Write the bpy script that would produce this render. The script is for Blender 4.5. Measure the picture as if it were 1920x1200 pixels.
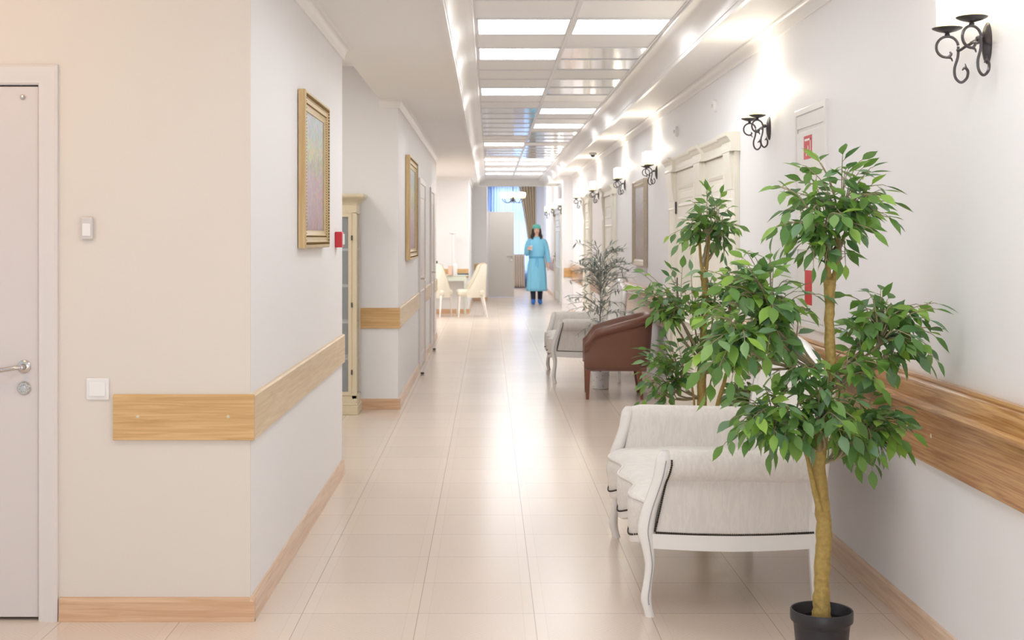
import bpy, bmesh, math, random
from mathutils import Vector, Matrix
R = math.radians
PI = math.pi
scn = bpy.context.scene
COL = scn.collection
for o in list(bpy.data.objects):
    bpy.data.objects.remove(o)

# ------------------------------------------------------------------ camera, world, exposure
F = 2450.0; EYE = 1.45; VX = 917.0; VY = 446.0      # focal length in px of a 1920 wide frame, eye height, vanishing point
cd = bpy.data.cameras.new('camera'); cam = bpy.data.objects.new('camera', cd); COL.objects.link(cam)
cam.location = (0, 0, EYE); cam.rotation_euler = (R(90), 0, 0)
cd.sensor_fit = 'HORIZONTAL'; cd.sensor_width = 36; cd.lens = F/1920*36
cd.shift_x = (960-VX)/1920; cd.shift_y = -(600-VY)/1920
cd.clip_start = .05; cd.clip_end = 200
cd.dof.use_dof = True; cd.dof.focus_distance = 5.4; cd.dof.aperture_fstop = 7.0
scn.camera = cam
w = bpy.data.worlds.new('daylight'); scn.world = w; w.use_nodes = True
bg = w.node_tree.nodes['Background']
bg.inputs[0].default_value = (.90, .95, 1, 1); bg.inputs[1].default_value = .42
scn.view_settings.view_transform = 'Standard'; scn.view_settings.look = 'None'
scn.view_settings.gamma = 1; scn.view_settings.use_curve_mapping = False
scn.view_settings.exposure = 0.97

PANEL_E = 4.6      # ceiling light panels
SHADE_E = 1.7
UP_W = 1.3         # light leaving the open top of each sconce shade      # frosted sconce shades
WARM_W = 6.0       # warm downlight in the side lobby

def lamp(name, kind, loc, energy, color=(1,1,1), size=.2, rot=(0,0,0), size_y=None):
    l = bpy.data.lights.new(name, kind); o = bpy.data.objects.new(name, l); COL.objects.link(o)
    o.location = loc; o.rotation_euler = rot; l.energy = energy; l.color = color
    if kind == 'AREA':
        l.size = size
        if size_y: l.shape = 'RECTANGLE'; l.size_y = size_y
    elif kind in ('POINT', 'SPOT'): l.shadow_soft_size = size
    return o
lamp('lobby_lamp_light', 'POINT', (-2.1, 3.7, 2.45), WARM_W, (1, .62, .30), .12)
lamp('entrance_fill', 'AREA', (-.2, -2.4, .9), 24, (.97, .985, 1), 3.0, (R(128), 0, 0), 1.5)  # unseen fill light added behind the camera to brighten the ceilings

lamp('window_daylight', 'AREA', (.73, 38.5, 1.75), 50, (.86, .94, 1), 2.6, (R(90), 0, R(180)), 2.8)
lamp('far_hall_fill', 'AREA', (.8, 31.0, 3.0), 8, (1, .98, .94), 1.2, (0, 0, 0), .8)  # added fill without a fixture, lifts the front of the grey door
lamp('far_hall_fill', 'AREA', (.8, 35.0, 3.0), 20, (1, .98, .94), 1.2, (0, 0, 0), 1.2)  # second added fill, no fixture here; lights the drape and hall
lamp('alcove_fill', 'AREA', (-1.6, 22.2, 2.60), 26, (1, .99, .97), 1.0, (0, 0, 0), 2.4)  # hidden fill light added to brighten the far alcove
lamp('recess_fill', 'AREA', (-2.0, 9.5, 2.88), 9, (1, .96, .88), .8, (0, 0, 0), .8)  # hidden fill light added for the cabinet recess

# ------------------------------------------------------------------ materials
def srgb(r, g, b):
    f = lambda c: c/12.92 if c <= .04045 else ((c+.055)/1.055)**2.4
    return (f(r/255), f(g/255), f(b/255), 1)
def nodes(m): return m.node_tree.nodes, m.node_tree.links
def mat(name, c, rough=.5, metal=0, emit=None, es=0, coat=0, sss=0, trans=0, bump=0, bscale=60, vary=0):
    m = bpy.data.materials.new(name); m.use_nodes = True
    N, L = nodes(m); b = N['Principled BSDF']
    b.inputs['Base Color'].default_value = c; b.inputs['Roughness'].default_value = rough
    b.inputs['Metallic'].default_value = metal; b.inputs['Coat Weight'].default_value = coat
    b.inputs['Coat Roughness'].default_value = .1
    if trans: b.inputs['Transmission Weight'].default_value = trans
    if emit: b.inputs['Emission Color'].default_value = emit; b.inputs['Emission Strength'].default_value = es
    tc = N.new('ShaderNodeTexCoord')
    nz = N.new('ShaderNodeTexNoise'); nz.inputs['Scale'].default_value = bscale; nz.inputs['Detail'].default_value = 4
    L.new(tc.outputs['Object'], nz.inputs['Vector'])
    if bump:
        bp = N.new('ShaderNodeBump'); bp.inputs['Strength'].default_value = bump; bp.inputs['Distance'].default_value = .004
        L.new(nz.outputs['Fac'], bp.inputs['Height']); L.new(bp.outputs[0], b.inputs['Normal'])
    if vary:
        mx = N.new('ShaderNodeMixRGB'); mx.inputs[1].default_value = tuple(x*(1-vary) for x in c[:3])+(1,)
        mx.inputs[2].default_value = tuple(min(1, x*(1+vary)) for x in c[:3])+(1,)
        L.new(nz.outputs['Fac'], mx.inputs[0]); L.new(mx.outputs[0], b.inputs['Base Color'])
    return m
def mathn(N, L, op, a, b=None, clamp=False):
    n = N.new('ShaderNodeMath'); n.operation = op; n.use_clamp = clamp
    for i, v in enumerate((a, b)):
        if v is None: continue
        if isinstance(v, (int, float)): n.inputs[i].default_value = v
        else: L.new(v, n.inputs[i])
    return n.outputs[0]
def wood(name, c1, c2, axis='y', rough=.38, stave=0, zs=42):
    m = bpy.data.materials.new(name); m.use_nodes = True
    N, L = nodes(m); b = N['Principled BSDF']; b.inputs['Roughness'].default_value = rough
    tc = N.new('ShaderNodeTexCoord'); mp = N.new('ShaderNodeMapping')
    s = {'x': (1.6, zs, zs), 'y': (zs, 1.6, zs), 'z': (zs, zs, 1.6)}[axis]
    mp.inputs['Scale'].default_value = s
    L.new(tc.outputs['Object'], mp.inputs[0])
    n1 = N.new('ShaderNodeTexNoise'); n1.inputs['Scale'].default_value = 1.6; n1.inputs['Detail'].default_value = 6; n1.inputs['Distortion'].default_value = 1.1
    L.new(mp.outputs[0], n1.inputs['Vector'])
    cr = N.new('ShaderNodeValToRGB'); cr.color_ramp.elements[0].position = .34; cr.color_ramp.elements[1].position = .66
    cr.color_ramp.elements[0].color = c1; cr.color_ramp.elements[1].color = c2
    L.new(n1.outputs['Fac'], cr.inputs[0]); out = cr.outputs[0]
    if stave:      # glued staves of different tone
        sp = N.new('ShaderNodeSeparateXYZ'); L.new(tc.outputs['Object'], sp.inputs[0])
        lon = sp.outputs['Y' if axis == 'y' else 'X']
        row = mathn(N, L, 'FLOOR', mathn(N, L, 'DIVIDE', sp.outputs['Z'], .052))
        colm = mathn(N, L, 'FLOOR', mathn(N, L, 'ADD', mathn(N, L, 'DIVIDE', lon, .62), mathn(N, L, 'MULTIPLY', row, .37)))
        cb = N.new('ShaderNodeCombineXYZ'); L.new(row, cb.inputs[0]); L.new(colm, cb.inputs[1])
        wn = N.new('ShaderNodeTexWhiteNoise'); L.new(cb.outputs[0], wn.inputs[0])
        v = mathn(N, L, 'ADD', mathn(N, L, 'MULTIPLY', wn.outputs['Value'], stave), 1-stave*.6)
        mx = N.new('ShaderNodeVectorMath'); mx.operation = 'SCALE'; L.new(out, mx.inputs[0]); L.new(v, mx.inputs['Scale']); out = mx.outputs[0]
    b.inputs['Coat Weight'].default_value = .35 if stave else .1; b.inputs['Coat Roughness'].default_value = .18
    L.new(out, b.inputs['Base Color'])
    bp = N.new('ShaderNodeBump'); bp.inputs['Strength'].default_value = .12; bp.inputs['Distance'].default_value = .002
    L.new(n1.outputs['Fac'], bp.inputs['Height']); L.new(bp.outputs[0], b.inputs['Normal'])
    return m
def floor_mat():
    m = bpy.data.materials.new('beige_floor_tile'); m.use_nodes = True
    N, L = nodes(m); b = N['Principled BSDF']
    tc = N.new('ShaderNodeTexCoord'); sp = N.new('ShaderNodeSeparateXYZ'); L.new(tc.outputs['Object'], sp.inputs[0])
    T = .4475
    def fr(out, ph):
        u = mathn(N, L, 'DIVIDE', mathn(N, L, 'SUBTRACT', out, ph), T)
        f = mathn(N, L, 'FRACT', u); return mathn(N, L, 'FLOOR', u), f
    iu, u = fr(sp.outputs['X'], .174); iv, v = fr(sp.outputs['Y'], .122)
    du = mathn(N, L, 'MINIMUM', u, mathn(N, L, 'SUBTRACT', 1, u)); dv = mathn(N, L, 'MINIMUM', v, mathn(N, L, 'SUBTRACT', 1, v))
    joint = mathn(N, L, 'LESS_THAN', mathn(N, L, 'MINIMUM', du, dv), .0042)
    strip = mathn(N, L, 'LESS_THAN', mathn(N, L, 'ABSOLUTE', mathn(N, L, 'SUBTRACT', du, .095)), .0035)
    cu = mathn(N, L, 'ABSOLUTE', mathn(N, L, 'SUBTRACT', u, .5)); cv = mathn(N, L, 'ABSOLUTE', mathn(N, L, 'SUBTRACT', v, .5))
    diag = mathn(N, L, 'SUBTRACT', cu, cv)
    nz = N.new('ShaderNodeTexNoise'); nz.inputs['Scale'].default_value = 7; nz.inputs['Detail'].default_value = 3
    L.new(tc.outputs['Object'], nz.inputs['Vector'])
    dg = mathn(N, L, 'ADD', mathn(N, L, 'MULTIPLY', diag, 62), mathn(N, L, 'MULTIPLY', nz.outputs['Fac'], 9))
    line = mathn(N, L, 'POWER', mathn(N, L, 'ABSOLUTE', mathn(N, L, 'SINE', dg)), 6)
    infield = mathn(N, L, 'GREATER_THAN', du, .1)
    line = mathn(N, L, 'MULTIPLY', line, infield)
    cb = N.new('ShaderNodeCombineXYZ'); L.new(iu, cb.inputs[0]); L.new(iv, cb.inputs[1])
    wn = N.new('ShaderNodeTexWhiteNoise'); L.new(cb.outputs[0], wn.inputs[0])
    val = mathn(N, L, 'SUBTRACT', 1.0, mathn(N, L, 'MULTIPLY', joint, .34))
    val = mathn(N, L, 'SUBTRACT', val, mathn(N, L, 'MULTIPLY', strip, .09))
    val = mathn(N, L, 'SUBTRACT', val, mathn(N, L, 'MULTIPLY', line, .055))
    val = mathn(N, L, 'ADD', val, mathn(N, L, 'MULTIPLY', mathn(N, L, 'SUBTRACT', wn.outputs['Value'], .5), .05))
    mx = N.new('ShaderNodeVectorMath'); mx.operation = 'SCALE'; mx.inputs[0].default_value = srgb(229, 213, 199)[:3]
    L.new(val, mx.inputs['Scale']); L.new(mx.outputs[0], b.inputs['Base Color'])
    b.inputs['Roughness'].default_value = .22; b.inputs['Specular IOR Level'].default_value = .62
    hb = mathn(N, L, 'SUBTRACT', mathn(N, L, 'MULTIPLY', nz.outputs['Fac'], .25), mathn(N, L, 'ADD', joint, mathn(N, L, 'MULTIPLY', line, .12)))
    bp = N.new('ShaderNodeBump'); bp.inputs['Strength'].default_value = .25; bp.inputs['Distance'].default_value = .002
    L.new(hb, bp.inputs['Height']); L.new(bp.outputs[0], b.inputs['Normal'])
    return m
def leaf_mat(name, cols, rough=.42):
    m = bpy.data.materials.new(name); m.use_nodes = True
    N, L = nodes(m); b = N['Principled BSDF']
    g = N.new('ShaderNodeNewGeometry'); cr = N.new('ShaderNodeValToRGB')
    e = cr.color_ramp.elements
    while len(e) < len(cols): e.new(.5)
    for i, c in enumerate(cols): e[i].position = i/(len(cols)-1); e[i].color = c
    L.new(g.outputs['Random Per Island'], cr.inputs[0]); L.new(cr.outputs[0], b.inputs['Base Color'])
    b.inputs['Roughness'].default_value = rough
    tr = N.new('ShaderNodeBsdfTranslucent'); L.new(cr.outputs[0], tr.inputs[0])
    mx = N.new('ShaderNodeMixShader'); mx.inputs[0].default_value = .36
    L.new(b.outputs[0], mx.inputs[1]); L.new(tr.outputs[0], mx.inputs[2]); L.new(mx.outputs[0], N['Material Output'].inputs[0])
    return m
def painting_mat(name, stops, z0, z1, seed=0, blotch=22):
    m = bpy.data.materials.new(name); m.use_nodes = True
    N, L = nodes(m); b = N['Principled BSDF']; b.inputs['Roughness'].default_value = .55
    tc = N.new('ShaderNodeTexCoord'); sp = N.new('ShaderNodeSeparateXYZ'); L.new(tc.outputs['Object'], sp.inputs[0])
    h = mathn(N, L, 'DIVIDE', mathn(N, L, 'SUBTRACT', sp.outputs['Z'], z0), z1-z0)
    nz = N.new('ShaderNodeTexNoise'); nz.inputs['Scale'].default_value = blotch; nz.inputs['Detail'].default_value = 5
    mp = N.new('ShaderNodeMapping'); mp.inputs['Location'].default_value = (seed, seed, 0); L.new(tc.outputs['Object'], mp.inputs[0]); L.new(mp.outputs[0], nz.inputs['Vector'])
    hh = mathn(N, L, 'ADD', h, mathn(N, L, 'MULTIPLY', mathn(N, L, 'SUBTRACT', nz.outputs['Fac'], .5), .28))
    cr = N.new('ShaderNodeValToRGB'); e = cr.color_ramp.elements
    while len(e) < len(stops): e.new(.5)
    for i, (p, c) in enumerate(stops): e[i].position = p; e[i].color = c
    L.new(hh, cr.inputs[0])
    vo = N.new('ShaderNodeTexVoronoi'); vo.inputs['Scale'].default_value = 55; L.new(tc.outputs['Object'], vo.inputs['Vector'])
    mx = N.new('ShaderNodeMixRGB'); mx.blend_type = 'MULTIPLY'; mx.inputs[0].default_value = .28
    L.new(cr.outputs[0], mx.inputs[1]); L.new(vo.outputs['Color'], mx.inputs[2]); L.new(mx.outputs[0], b.inputs['Base Color'])
    return m
def fabric_mat(name, c, sc=(40, 40, 6), rough=.7, bump=.35):
    m = bpy.data.materials.new(name); m.use_nodes = True
    N, L = nodes(m); b = N['Principled BSDF']; b.inputs['Roughness'].default_value = rough
    b.inputs['Sheen Weight'].default_value = .25
    tc = N.new('ShaderNodeTexCoord'); mp = N.new('ShaderNodeMapping'); mp.inputs['Scale'].default_value = sc
    L.new(tc.outputs['Object'], mp.inputs[0])
    nz = N.new('ShaderNodeTexNoise'); nz.inputs['Scale'].default_value = 3.2; nz.inputs['Detail'].default_value = 3; nz.inputs['Distortion'].default_value = 1.5
    L.new(mp.outputs[0], nz.inputs['Vector'])
    cr = N.new('ShaderNodeValToRGB'); cr.color_ramp.elements[0].position = .42; cr.color_ramp.elements[1].position = .58
    cr.color_ramp.elements[0].color = tuple(x*.935 for x in c[:3])+(1,); cr.color_ramp.elements[1].color = c
    L.new(nz.outputs['Fac'], cr.inputs[0]); L.new(cr.outputs[0], b.inputs['Base Color'])
    bp = N.new('ShaderNodeBump'); bp.inputs['Strength'].default_value = bump; bp.inputs['Distance'].default_value = .003
    L.new(nz.outputs['Fac'], bp.inputs['Height']); L.new(bp.outputs[0], b.inputs['Normal'])
    return m

M = {}
M['wall'] = mat('white_wall_paint', srgb(245, 244, 246), .55, bump=.05, bscale=120)
M['wall_warm'] = mat('cream_wall_paint', srgb(229, 221, 212), .55, bump=.05, bscale=120)
M['ceil'] = mat('ceiling_paint', srgb(248, 246, 245), .6)
M['tile_c'] = mat('white_ceiling_tile', srgb(246, 246, 248), .5, bump=.1, bscale=200)
M['mirror'] = mat('polished_ceiling_panel', srgb(228, 229, 233), .10, metal=.72)
M['grid'] = mat('ceiling_grid', srgb(222, 222, 226), .35)
M['panel'] = mat('ceiling_lamp_diffuser', (1, 1, 1, 1), .4, emit=(.95, .98, 1, 1), es=PANEL_E)
M['trim'] = mat('gloss_white_moulding', srgb(246, 244, 243), .38)
M['floor'] = floor_mat()
M['oak_y'] = wood('oak_rail_wood', srgb(174, 116, 64), srgb(220, 174, 116), 'y', .28, stave=.16, zs=60)
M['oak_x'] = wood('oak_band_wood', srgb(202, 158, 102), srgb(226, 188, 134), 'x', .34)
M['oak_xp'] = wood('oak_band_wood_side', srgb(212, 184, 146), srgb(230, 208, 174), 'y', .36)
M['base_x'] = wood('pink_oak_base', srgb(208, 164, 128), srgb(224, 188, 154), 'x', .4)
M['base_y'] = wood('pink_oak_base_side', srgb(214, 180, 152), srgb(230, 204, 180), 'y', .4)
M['door'] = mat('white_door_paint', srgb(222, 214, 212), .4)
M['frame_d'] = mat('white_door_frame_paint', srgb(230, 223, 220), .3)
M['doorgrey'] = mat('grey_door_paint', srgb(220, 217, 214), .45)
M['chrome'] = mat('chrome', srgb(205, 200, 196), .18, metal=1)
M['dark'] = mat('painted_gap_shade', srgb(40, 34, 32), .8)
M['plastic'] = mat('white_plastic', srgb(242, 240, 238), .28)
M['plastic_g'] = mat('pale_grey_plastic', srgb(216, 210, 208), .35)
M['red'] = mat('red_plastic', srgb(214, 48, 62), .35)
M['iron'] = mat('brushed_iron', srgb(92, 88, 90), .32, metal=.85, bump=.15, bscale=90)
M['shade'] = mat('frosted_shade', srgb(250, 244, 225), .3, emit=srgb(255, 246, 205), es=SHADE_E)
def shade_mat():
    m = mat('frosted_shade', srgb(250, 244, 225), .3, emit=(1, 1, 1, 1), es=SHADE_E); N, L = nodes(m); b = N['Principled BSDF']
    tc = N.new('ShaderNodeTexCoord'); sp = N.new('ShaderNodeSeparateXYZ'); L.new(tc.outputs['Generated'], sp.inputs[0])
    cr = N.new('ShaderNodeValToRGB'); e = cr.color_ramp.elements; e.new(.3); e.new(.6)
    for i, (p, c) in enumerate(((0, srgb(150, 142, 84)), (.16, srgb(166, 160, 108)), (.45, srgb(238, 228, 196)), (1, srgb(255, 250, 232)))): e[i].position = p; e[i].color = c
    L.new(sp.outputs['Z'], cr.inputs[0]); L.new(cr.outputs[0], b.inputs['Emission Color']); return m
M['shade'] = shade_mat()
M['gold'] = mat('gilded_wood', srgb(206, 184, 142), .36, metal=.35, vary=.2, bscale=40)
M['bead'] = mat('antique_gold_beading', srgb(128, 100, 60), .4, metal=.5)
M['goldside'] = wood('gilded_wood_side', srgb(206, 170, 118), srgb(226, 196, 148), 'z', .4)
M['silverf'] = mat('champagne_frame', srgb(190, 176, 158), .35, metal=.35, vary=.18, bscale=40)
M['cream'] = mat('cream_lacquer', srgb(246, 242, 229), .32)
M['creamwood'] = mat('cream_cabinet_paint', srgb(226, 213, 184), .38, vary=.05)
M['glassdark'] = mat('cabinet_glass', srgb(150, 156, 164), .08, trans=.0, coat=.6)
M['cabdark'] = mat('cabinet_shadow_lining', srgb(112, 112, 114), .6)
M['whitewood'] = mat('antique_white_lacquer', srgb(244, 241, 238), .26, coat=.2)
M['groove'] = mat('grey_groove_line', srgb(168, 166, 170), .4)
M['fab'] = fabric_mat('ivory_damask', srgb(236, 230, 224), (16, 16, 3))
M['fabs'] = fabric_mat('ivory_damask_seat', srgb(240, 236, 231), (6, 12, 12), bump=.15)
M['nail'] = mat('antique_nailheads', srgb(70, 62, 54), .28, metal=.9)
M['leather'] = mat('brown_leather', srgb(120, 78, 62), .34, bump=.25, bscale=55, vary=.08, coat=.15)
M['legwood'] = wood('mahogany_leg', srgb(112, 60, 40), srgb(140, 82, 56), 'z', .3)
M['bark'] = mat('ficus_bark', srgb(168, 142, 78), .65, bump=1.0, bscale=70, vary=.42)
M['bark2'] = mat('ficus_branch', srgb(156, 142, 112), .65, bump=.5, bscale=60, vary=.2)
M['pot'] = mat('black_pot', srgb(42, 40, 44), .38)
M['soil'] = mat('potting_soil', srgb(48, 40, 36), .9, bump=1, bscale=80)
M['leaf'] = leaf_mat('ficus_leaf', [srgb(84, 118, 56), srgb(120, 164, 76), srgb(88, 130, 84), srgb(150, 192, 80), srgb(134, 168, 134), srgb(102, 144, 66), srgb(172, 212, 92)])
M['leaf_o'] = leaf_mat('olive_leaf', [srgb(128, 144, 132), srgb(176, 184, 176), srgb(210, 212, 206), srgb(88, 120, 106)])
M['barkg'] = mat('grey_olive_bark', srgb(150, 146, 140), .7, vary=.15)
M['potw'] = mat('white_ceramic_pot', srgb(240, 238, 238), .25)
M['speck'] = mat('grey_speckle', srgb(120, 118, 122), .4)
M['skin'] = mat('skin', srgb(232, 186, 164), .5)
M['hair'] = mat('dark_hair', srgb(44, 34, 34), .5, bump=.5, bscale=90)
M['gown'] = mat('blue_gown', srgb(140, 212, 243), .75, bump=.4, bscale=14)
M['gown2'] = mat('blue_gown_sash', srgb(98, 176, 220), .75)
M['cap'] = mat('teal_cap', srgb(112, 200, 190), .8, bump=.5, bscale=60)
M['shoe'] = mat('blue_shoe_cover', srgb(60, 120, 210), .5, bump=.5, bscale=50)
M['trous'] = mat('dark_trousers', srgb(40, 44, 62), .8)
M['paper'] = mat('white_paper', srgb(248, 246, 244), .5)
M['lips'] = mat('lip', srgb(200, 110, 105), .5)
M['eye'] = mat('eye', srgb(40, 30, 28), .3)
M['drape'] = mat('taupe_drape', srgb(206, 188, 160), .75, bump=.2, bscale=60)
M['drape_b'] = mat('beige_drape', srgb(214, 200, 186), .8)
M['desk'] = mat('pale_desk_lacquer', srgb(228, 232, 220), .3)
M['chairfab'] = mat('cream_chair_cloth', srgb(226, 220, 204), .7)
M['piping'] = mat('tan_piping', srgb(206, 186, 160), .6)
M['black'] = mat('black_plastic', srgb(40, 48, 50), .3)
M['green_sc'] = mat('grey_blue_notebook', srgb(88, 100, 110), .5)
M['peach'] = mat('peach_card', srgb(236, 196, 176), .5)
M['pipe'] = mat('white_metal', srgb(240, 240, 242), .3)
def sheer():
    m = bpy.data.materials.new('sheer_curtain'); m.use_nodes = True
    N, L = nodes(m); out = N['Material Output']; N.remove(N['Principled BSDF'])
    a = N.new('ShaderNodeBsdfTranslucent'); a.inputs[0].default_value = srgb(224, 236, 254)
    d = N.new('ShaderNodeBsdfTransparent'); d.inputs[0].default_value = srgb(232, 242, 255)
    mx = N.new('ShaderNodeMixShader'); mx.inputs[0].default_value = .12
    L.new(a.outputs[0], mx.inputs[1]); L.new(d.outputs[0], mx.inputs[2]); L.new(mx.outputs[0], out.inputs[0]); return m
M['sheer'] = sheer()
def glass():
    m = bpy.data.materials.new('clear_glass'); m.use_nodes = True
    N, L = nodes(m); b = N['Principled BSDF']; out = N['Material Output']
    b.inputs['Roughness'].default_value = .04; b.inputs['Base Color'].default_value = (.7, .75, .8, 1)
    t = N.new('ShaderNodeBsdfTransparent'); mx = N.new('ShaderNodeMixShader'); mx.inputs[0].default_value = .75
    L.new(b.outputs[0], mx.inputs[1]); L.new(t.outputs[0], mx.inputs[2]); L.new(mx.outputs[0], out.inputs[0]); return m
M['glass'] = glass()

# ------------------------------------------------------------------ mesh helpers
def BM(): return bmesh.new()
def bx(bm, x0, x1, y0, y1, z0, z1, T=None):
    x0, x1 = min(x0, x1), max(x0, x1); y0, y1 = min(y0, y1), max(y0, y1); z0, z1 = min(z0, z1), max(z0, z1)
    co = [(x, y, z) for x in (x0, x1) for y in (y0, y1) for z in (z0, z1)]
    v = [bm.verts.new(T @ Vector(c) if T else c) for c in co]
    for f in ((0,1,3,2), (4,6,7,5), (0,4,5,1), (2,3,7,6), (0,2,6,4), (1,5,7,3)): bm.faces.new([v[i] for i in f])
def frame_at(t):
    t = t.normalized(); up = Vector((0, 0, 1)) if abs(t.z) < .9 else Vector((1, 0, 0))
    n = t.cross(up).normalized(); return n, t.cross(n).normalized()
def tube(bm, pts, rad, seg=8, cap=True, flat=1.0):
    pts = [Vector(p) for p in pts]
    if not isinstance(rad, (list, tuple)): rad = [rad]*len(pts)
    rings = []; n = None
    for i, p in enumerate(pts):
        t = (pts[min(i+1, len(pts)-1)]-pts[max(i-1, 0)])
        if t.length < 1e-9: t = Vector((0, 0, 1))
        t.normalize()
        if n is None: n, b = frame_at(t)
        else:
            n = (n-t*n.dot(t)); n = n.normalized() if n.length > 1e-6 else frame_at(t)[0]
            b = t.cross(n)
        rings.append([bm.verts.new(p+(n*math.cos(2*PI*k/seg)+b*flat*math.sin(2*PI*k/seg))*rad[i]) for k in range(seg)])
    for a, c in zip(rings, rings[1:]):
        for k in range(seg): bm.faces.new((a[k], a[(k+1) % seg], c[(k+1) % seg], c[k]))
    if cap: bm.faces.new(rings[0][::-1]); bm.faces.new(rings[-1])
def spl(pts, n=6):
    """Catmull-Rom through pts (tuples of any length)"""
    P = [tuple(p) for p in pts]; out = []
    for i in range(len(P)-1):
        p0 = P[max(i-1, 0)]; p1 = P[i]; p2 = P[i+1]; p3 = P[min(i+2, len(P)-1)]
        for k in range(n):
            t = k/n
            out.append(tuple(.5*((2*b)+(-a+c)*t+(2*a-5*b+4*c-d)*t*t+(-a+3*b-3*c+d)*t**3) for a, b, c, d in zip(p0, p1, p2, p3)))
    out.append(P[-1]); return out
def lathe(bm, prof, c=(0,0,0), seg=24, sx=1, sy=1, T=None):
    rings = []
    for r, z in prof:
        rings.append([bm.verts.new((T @ Vector((c[0]+r*sx*math.cos(2*PI*k/seg), c[1]+r*sy*math.sin(2*PI*k/seg), c[2]+z))) if T else
                      (c[0]+r*sx*math.cos(2*PI*k/seg), c[1]+r*sy*math.sin(2*PI*k/seg), c[2]+z)) for k in range(seg)])
    for a, b in zip(rings, rings[1:]):
        for k in range(seg): bm.faces.new((a[k], a[(k+1) % seg], b[(k+1) % seg], b[k]))
    if prof[0][0] > 1e-6: bm.faces.new(rings[0][::-1])
    if prof[-1][0] > 1e-6: bm.faces.new(rings[-1])
def ell(bm, c, r, seg=14, rings=8, T=None):
    prof = [(max(1e-5, math.sin(PI*i/rings)), -math.cos(PI*i/rings)) for i in range(rings+1)]
    mt = Matrix.Translation(c) @ (T.to_4x4() if T else Matrix.Identity(4)) @ Matrix.Diagonal((r[0], r[1], r[2], 1))
    lathe(bm, prof, (0,0,0), seg, T=mt)
def prism(bm, poly, axis, a, b):
    """poly in the two other axes (cyclic x,y,z order kept: x->(y,z), y->(x,z), z->(x,y))"""
    def P(u, v, t): return {'x': (t, u, v), 'y': (u, t, v), 'z': (u, v, t)}[axis]
    A = [bm.verts.new(P(u, v, a)) for u, v in poly]; B = [bm.verts.new(P(u, v, b)) for u, v in poly]
    bm.faces.new(A[::-1]); bm.faces.new(B)
    for i in range(len(poly)): j = (i+1) % len(poly); bm.faces.new((A[i], A[j], B[j], B[i]))
def ring(bm, u0, u1, v0, v1, prof, fn):
    """mitred moulding round a rectangle; prof = [(inset, height)], fn(u,v,h)->xyz"""
    rings = []
    for d, h in prof:
        rings.append([bm.verts.new(fn(*q, h)) for q in ((u0+d, v0+d), (u1-d, v0+d), (u1-d, v1-d), (u0+d, v1-d))])
    for a, b in zip(rings, rings[1:]):
        for k in range(4): bm.faces.new((a[k], a[(k+1) % 4], b[(k+1) % 4], b[k]))
def grid_surf(bm, rows, closed=False, capends=False):
    V = [[bm.verts.new(p) for p in r] for r in rows]
    for a, b in zip(V, V[1:]):
        n = len(a)
        for k in range(n if closed else n-1): bm.faces.new((a[k], a[(k+1) % n], b[(k+1) % n], b[k]))
    if capends: bm.faces.new(V[0][::-1]); bm.faces.new(V[-1])
    return V
def obj(name, bm, m, parent=None, bevel=0, smooth=True, ang=38, sub=0, seg=2):
    bmesh.ops.recalc_face_normals(bm, faces=bm.faces[:])
    me = bpy.data.meshes.new(name); bm.to_mesh(me); bm.free()
    me.materials.append(m)
    if smooth:
        me.polygons.foreach_set('use_smooth', [True]*len(me.polygons))
        me.set_sharp_from_angle(angle=R(ang))
    o = bpy.data.objects.new(name, me); COL.objects.link(o)
    if parent: o.parent = parent
    if bevel:
        b = o.modifiers.new('bevel', 'BEVEL'); b.width = bevel; b.segments = seg; b.limit_method = 'ANGLE'; b.angle_limit = R(40)
    if sub:
        s = o.modifiers.new('sub', 'SUBSURF'); s.levels = sub; s.render_levels = sub
    return o
def tag(o, label, cat, group=None, kind=None):
    o['label'] = label; o['category'] = cat
    if group: o['group'] = group
    if kind: o['kind'] = kind
    return o
def thing(name, label, cat, loc=(0,0,0), rz=0, group=None):
    o = bpy.data.objects.new(name, None); COL.objects.link(o); o.empty_display_size = .1
    o.location = loc; o.rotation_euler = (0, 0, rz); return tag(o, label, cat, group)
def struct(name, bm, m, parent=None, **k):
    o = obj(name, bm, m, parent, **k)
    if not parent: o['kind'] = 'structure'
    return o
def sbox(name, m, *b, bevel=0):
    bm = BM(); bx(bm, *b); return struct(name, bm, m, bevel=bevel, smooth=False)
def kids(o): return [c for c in bpy.data.objects if c.parent == o]
def dup(o, loc=None, rz=None, label=None, group=None, parent=None, cat=None):
    c = o.copy(); COL.objects.link(c)
    if parent is not None: c.parent = parent
    if loc is not None: c.location = loc
    if rz is not None: c.rotation_euler = (0, 0, rz)
    if label: c['label'] = label
    if group: c['group'] = group
    if cat: c['category'] = cat
    for k in kids(o): dup(k, parent=c)
    return c

# ------------------------------------------------------------------ setting: shell
XR = 1.585        # right wall
XL1, XL2, XL3, XL4 = -.905, -.77, -.39, -.05
YA0, YA1 = 4.95, 8.05      # first left block
YB0, YB1 = 11.05, 19.05    # second left block
YC, YD, YE = 25.0, 30.1, 38.0
ZS, ZT = 2.62, 2.76        # soffit and tray
HB = 29.5                   # header beam
sbox('floor', M['floor'], -3.4, 2.0, -3.0, 38.2, -.1, 0)
sbox('wall_right', M['wall'], XR, XR+.2, -3.0, 38.2, 0, 3.1)
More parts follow.
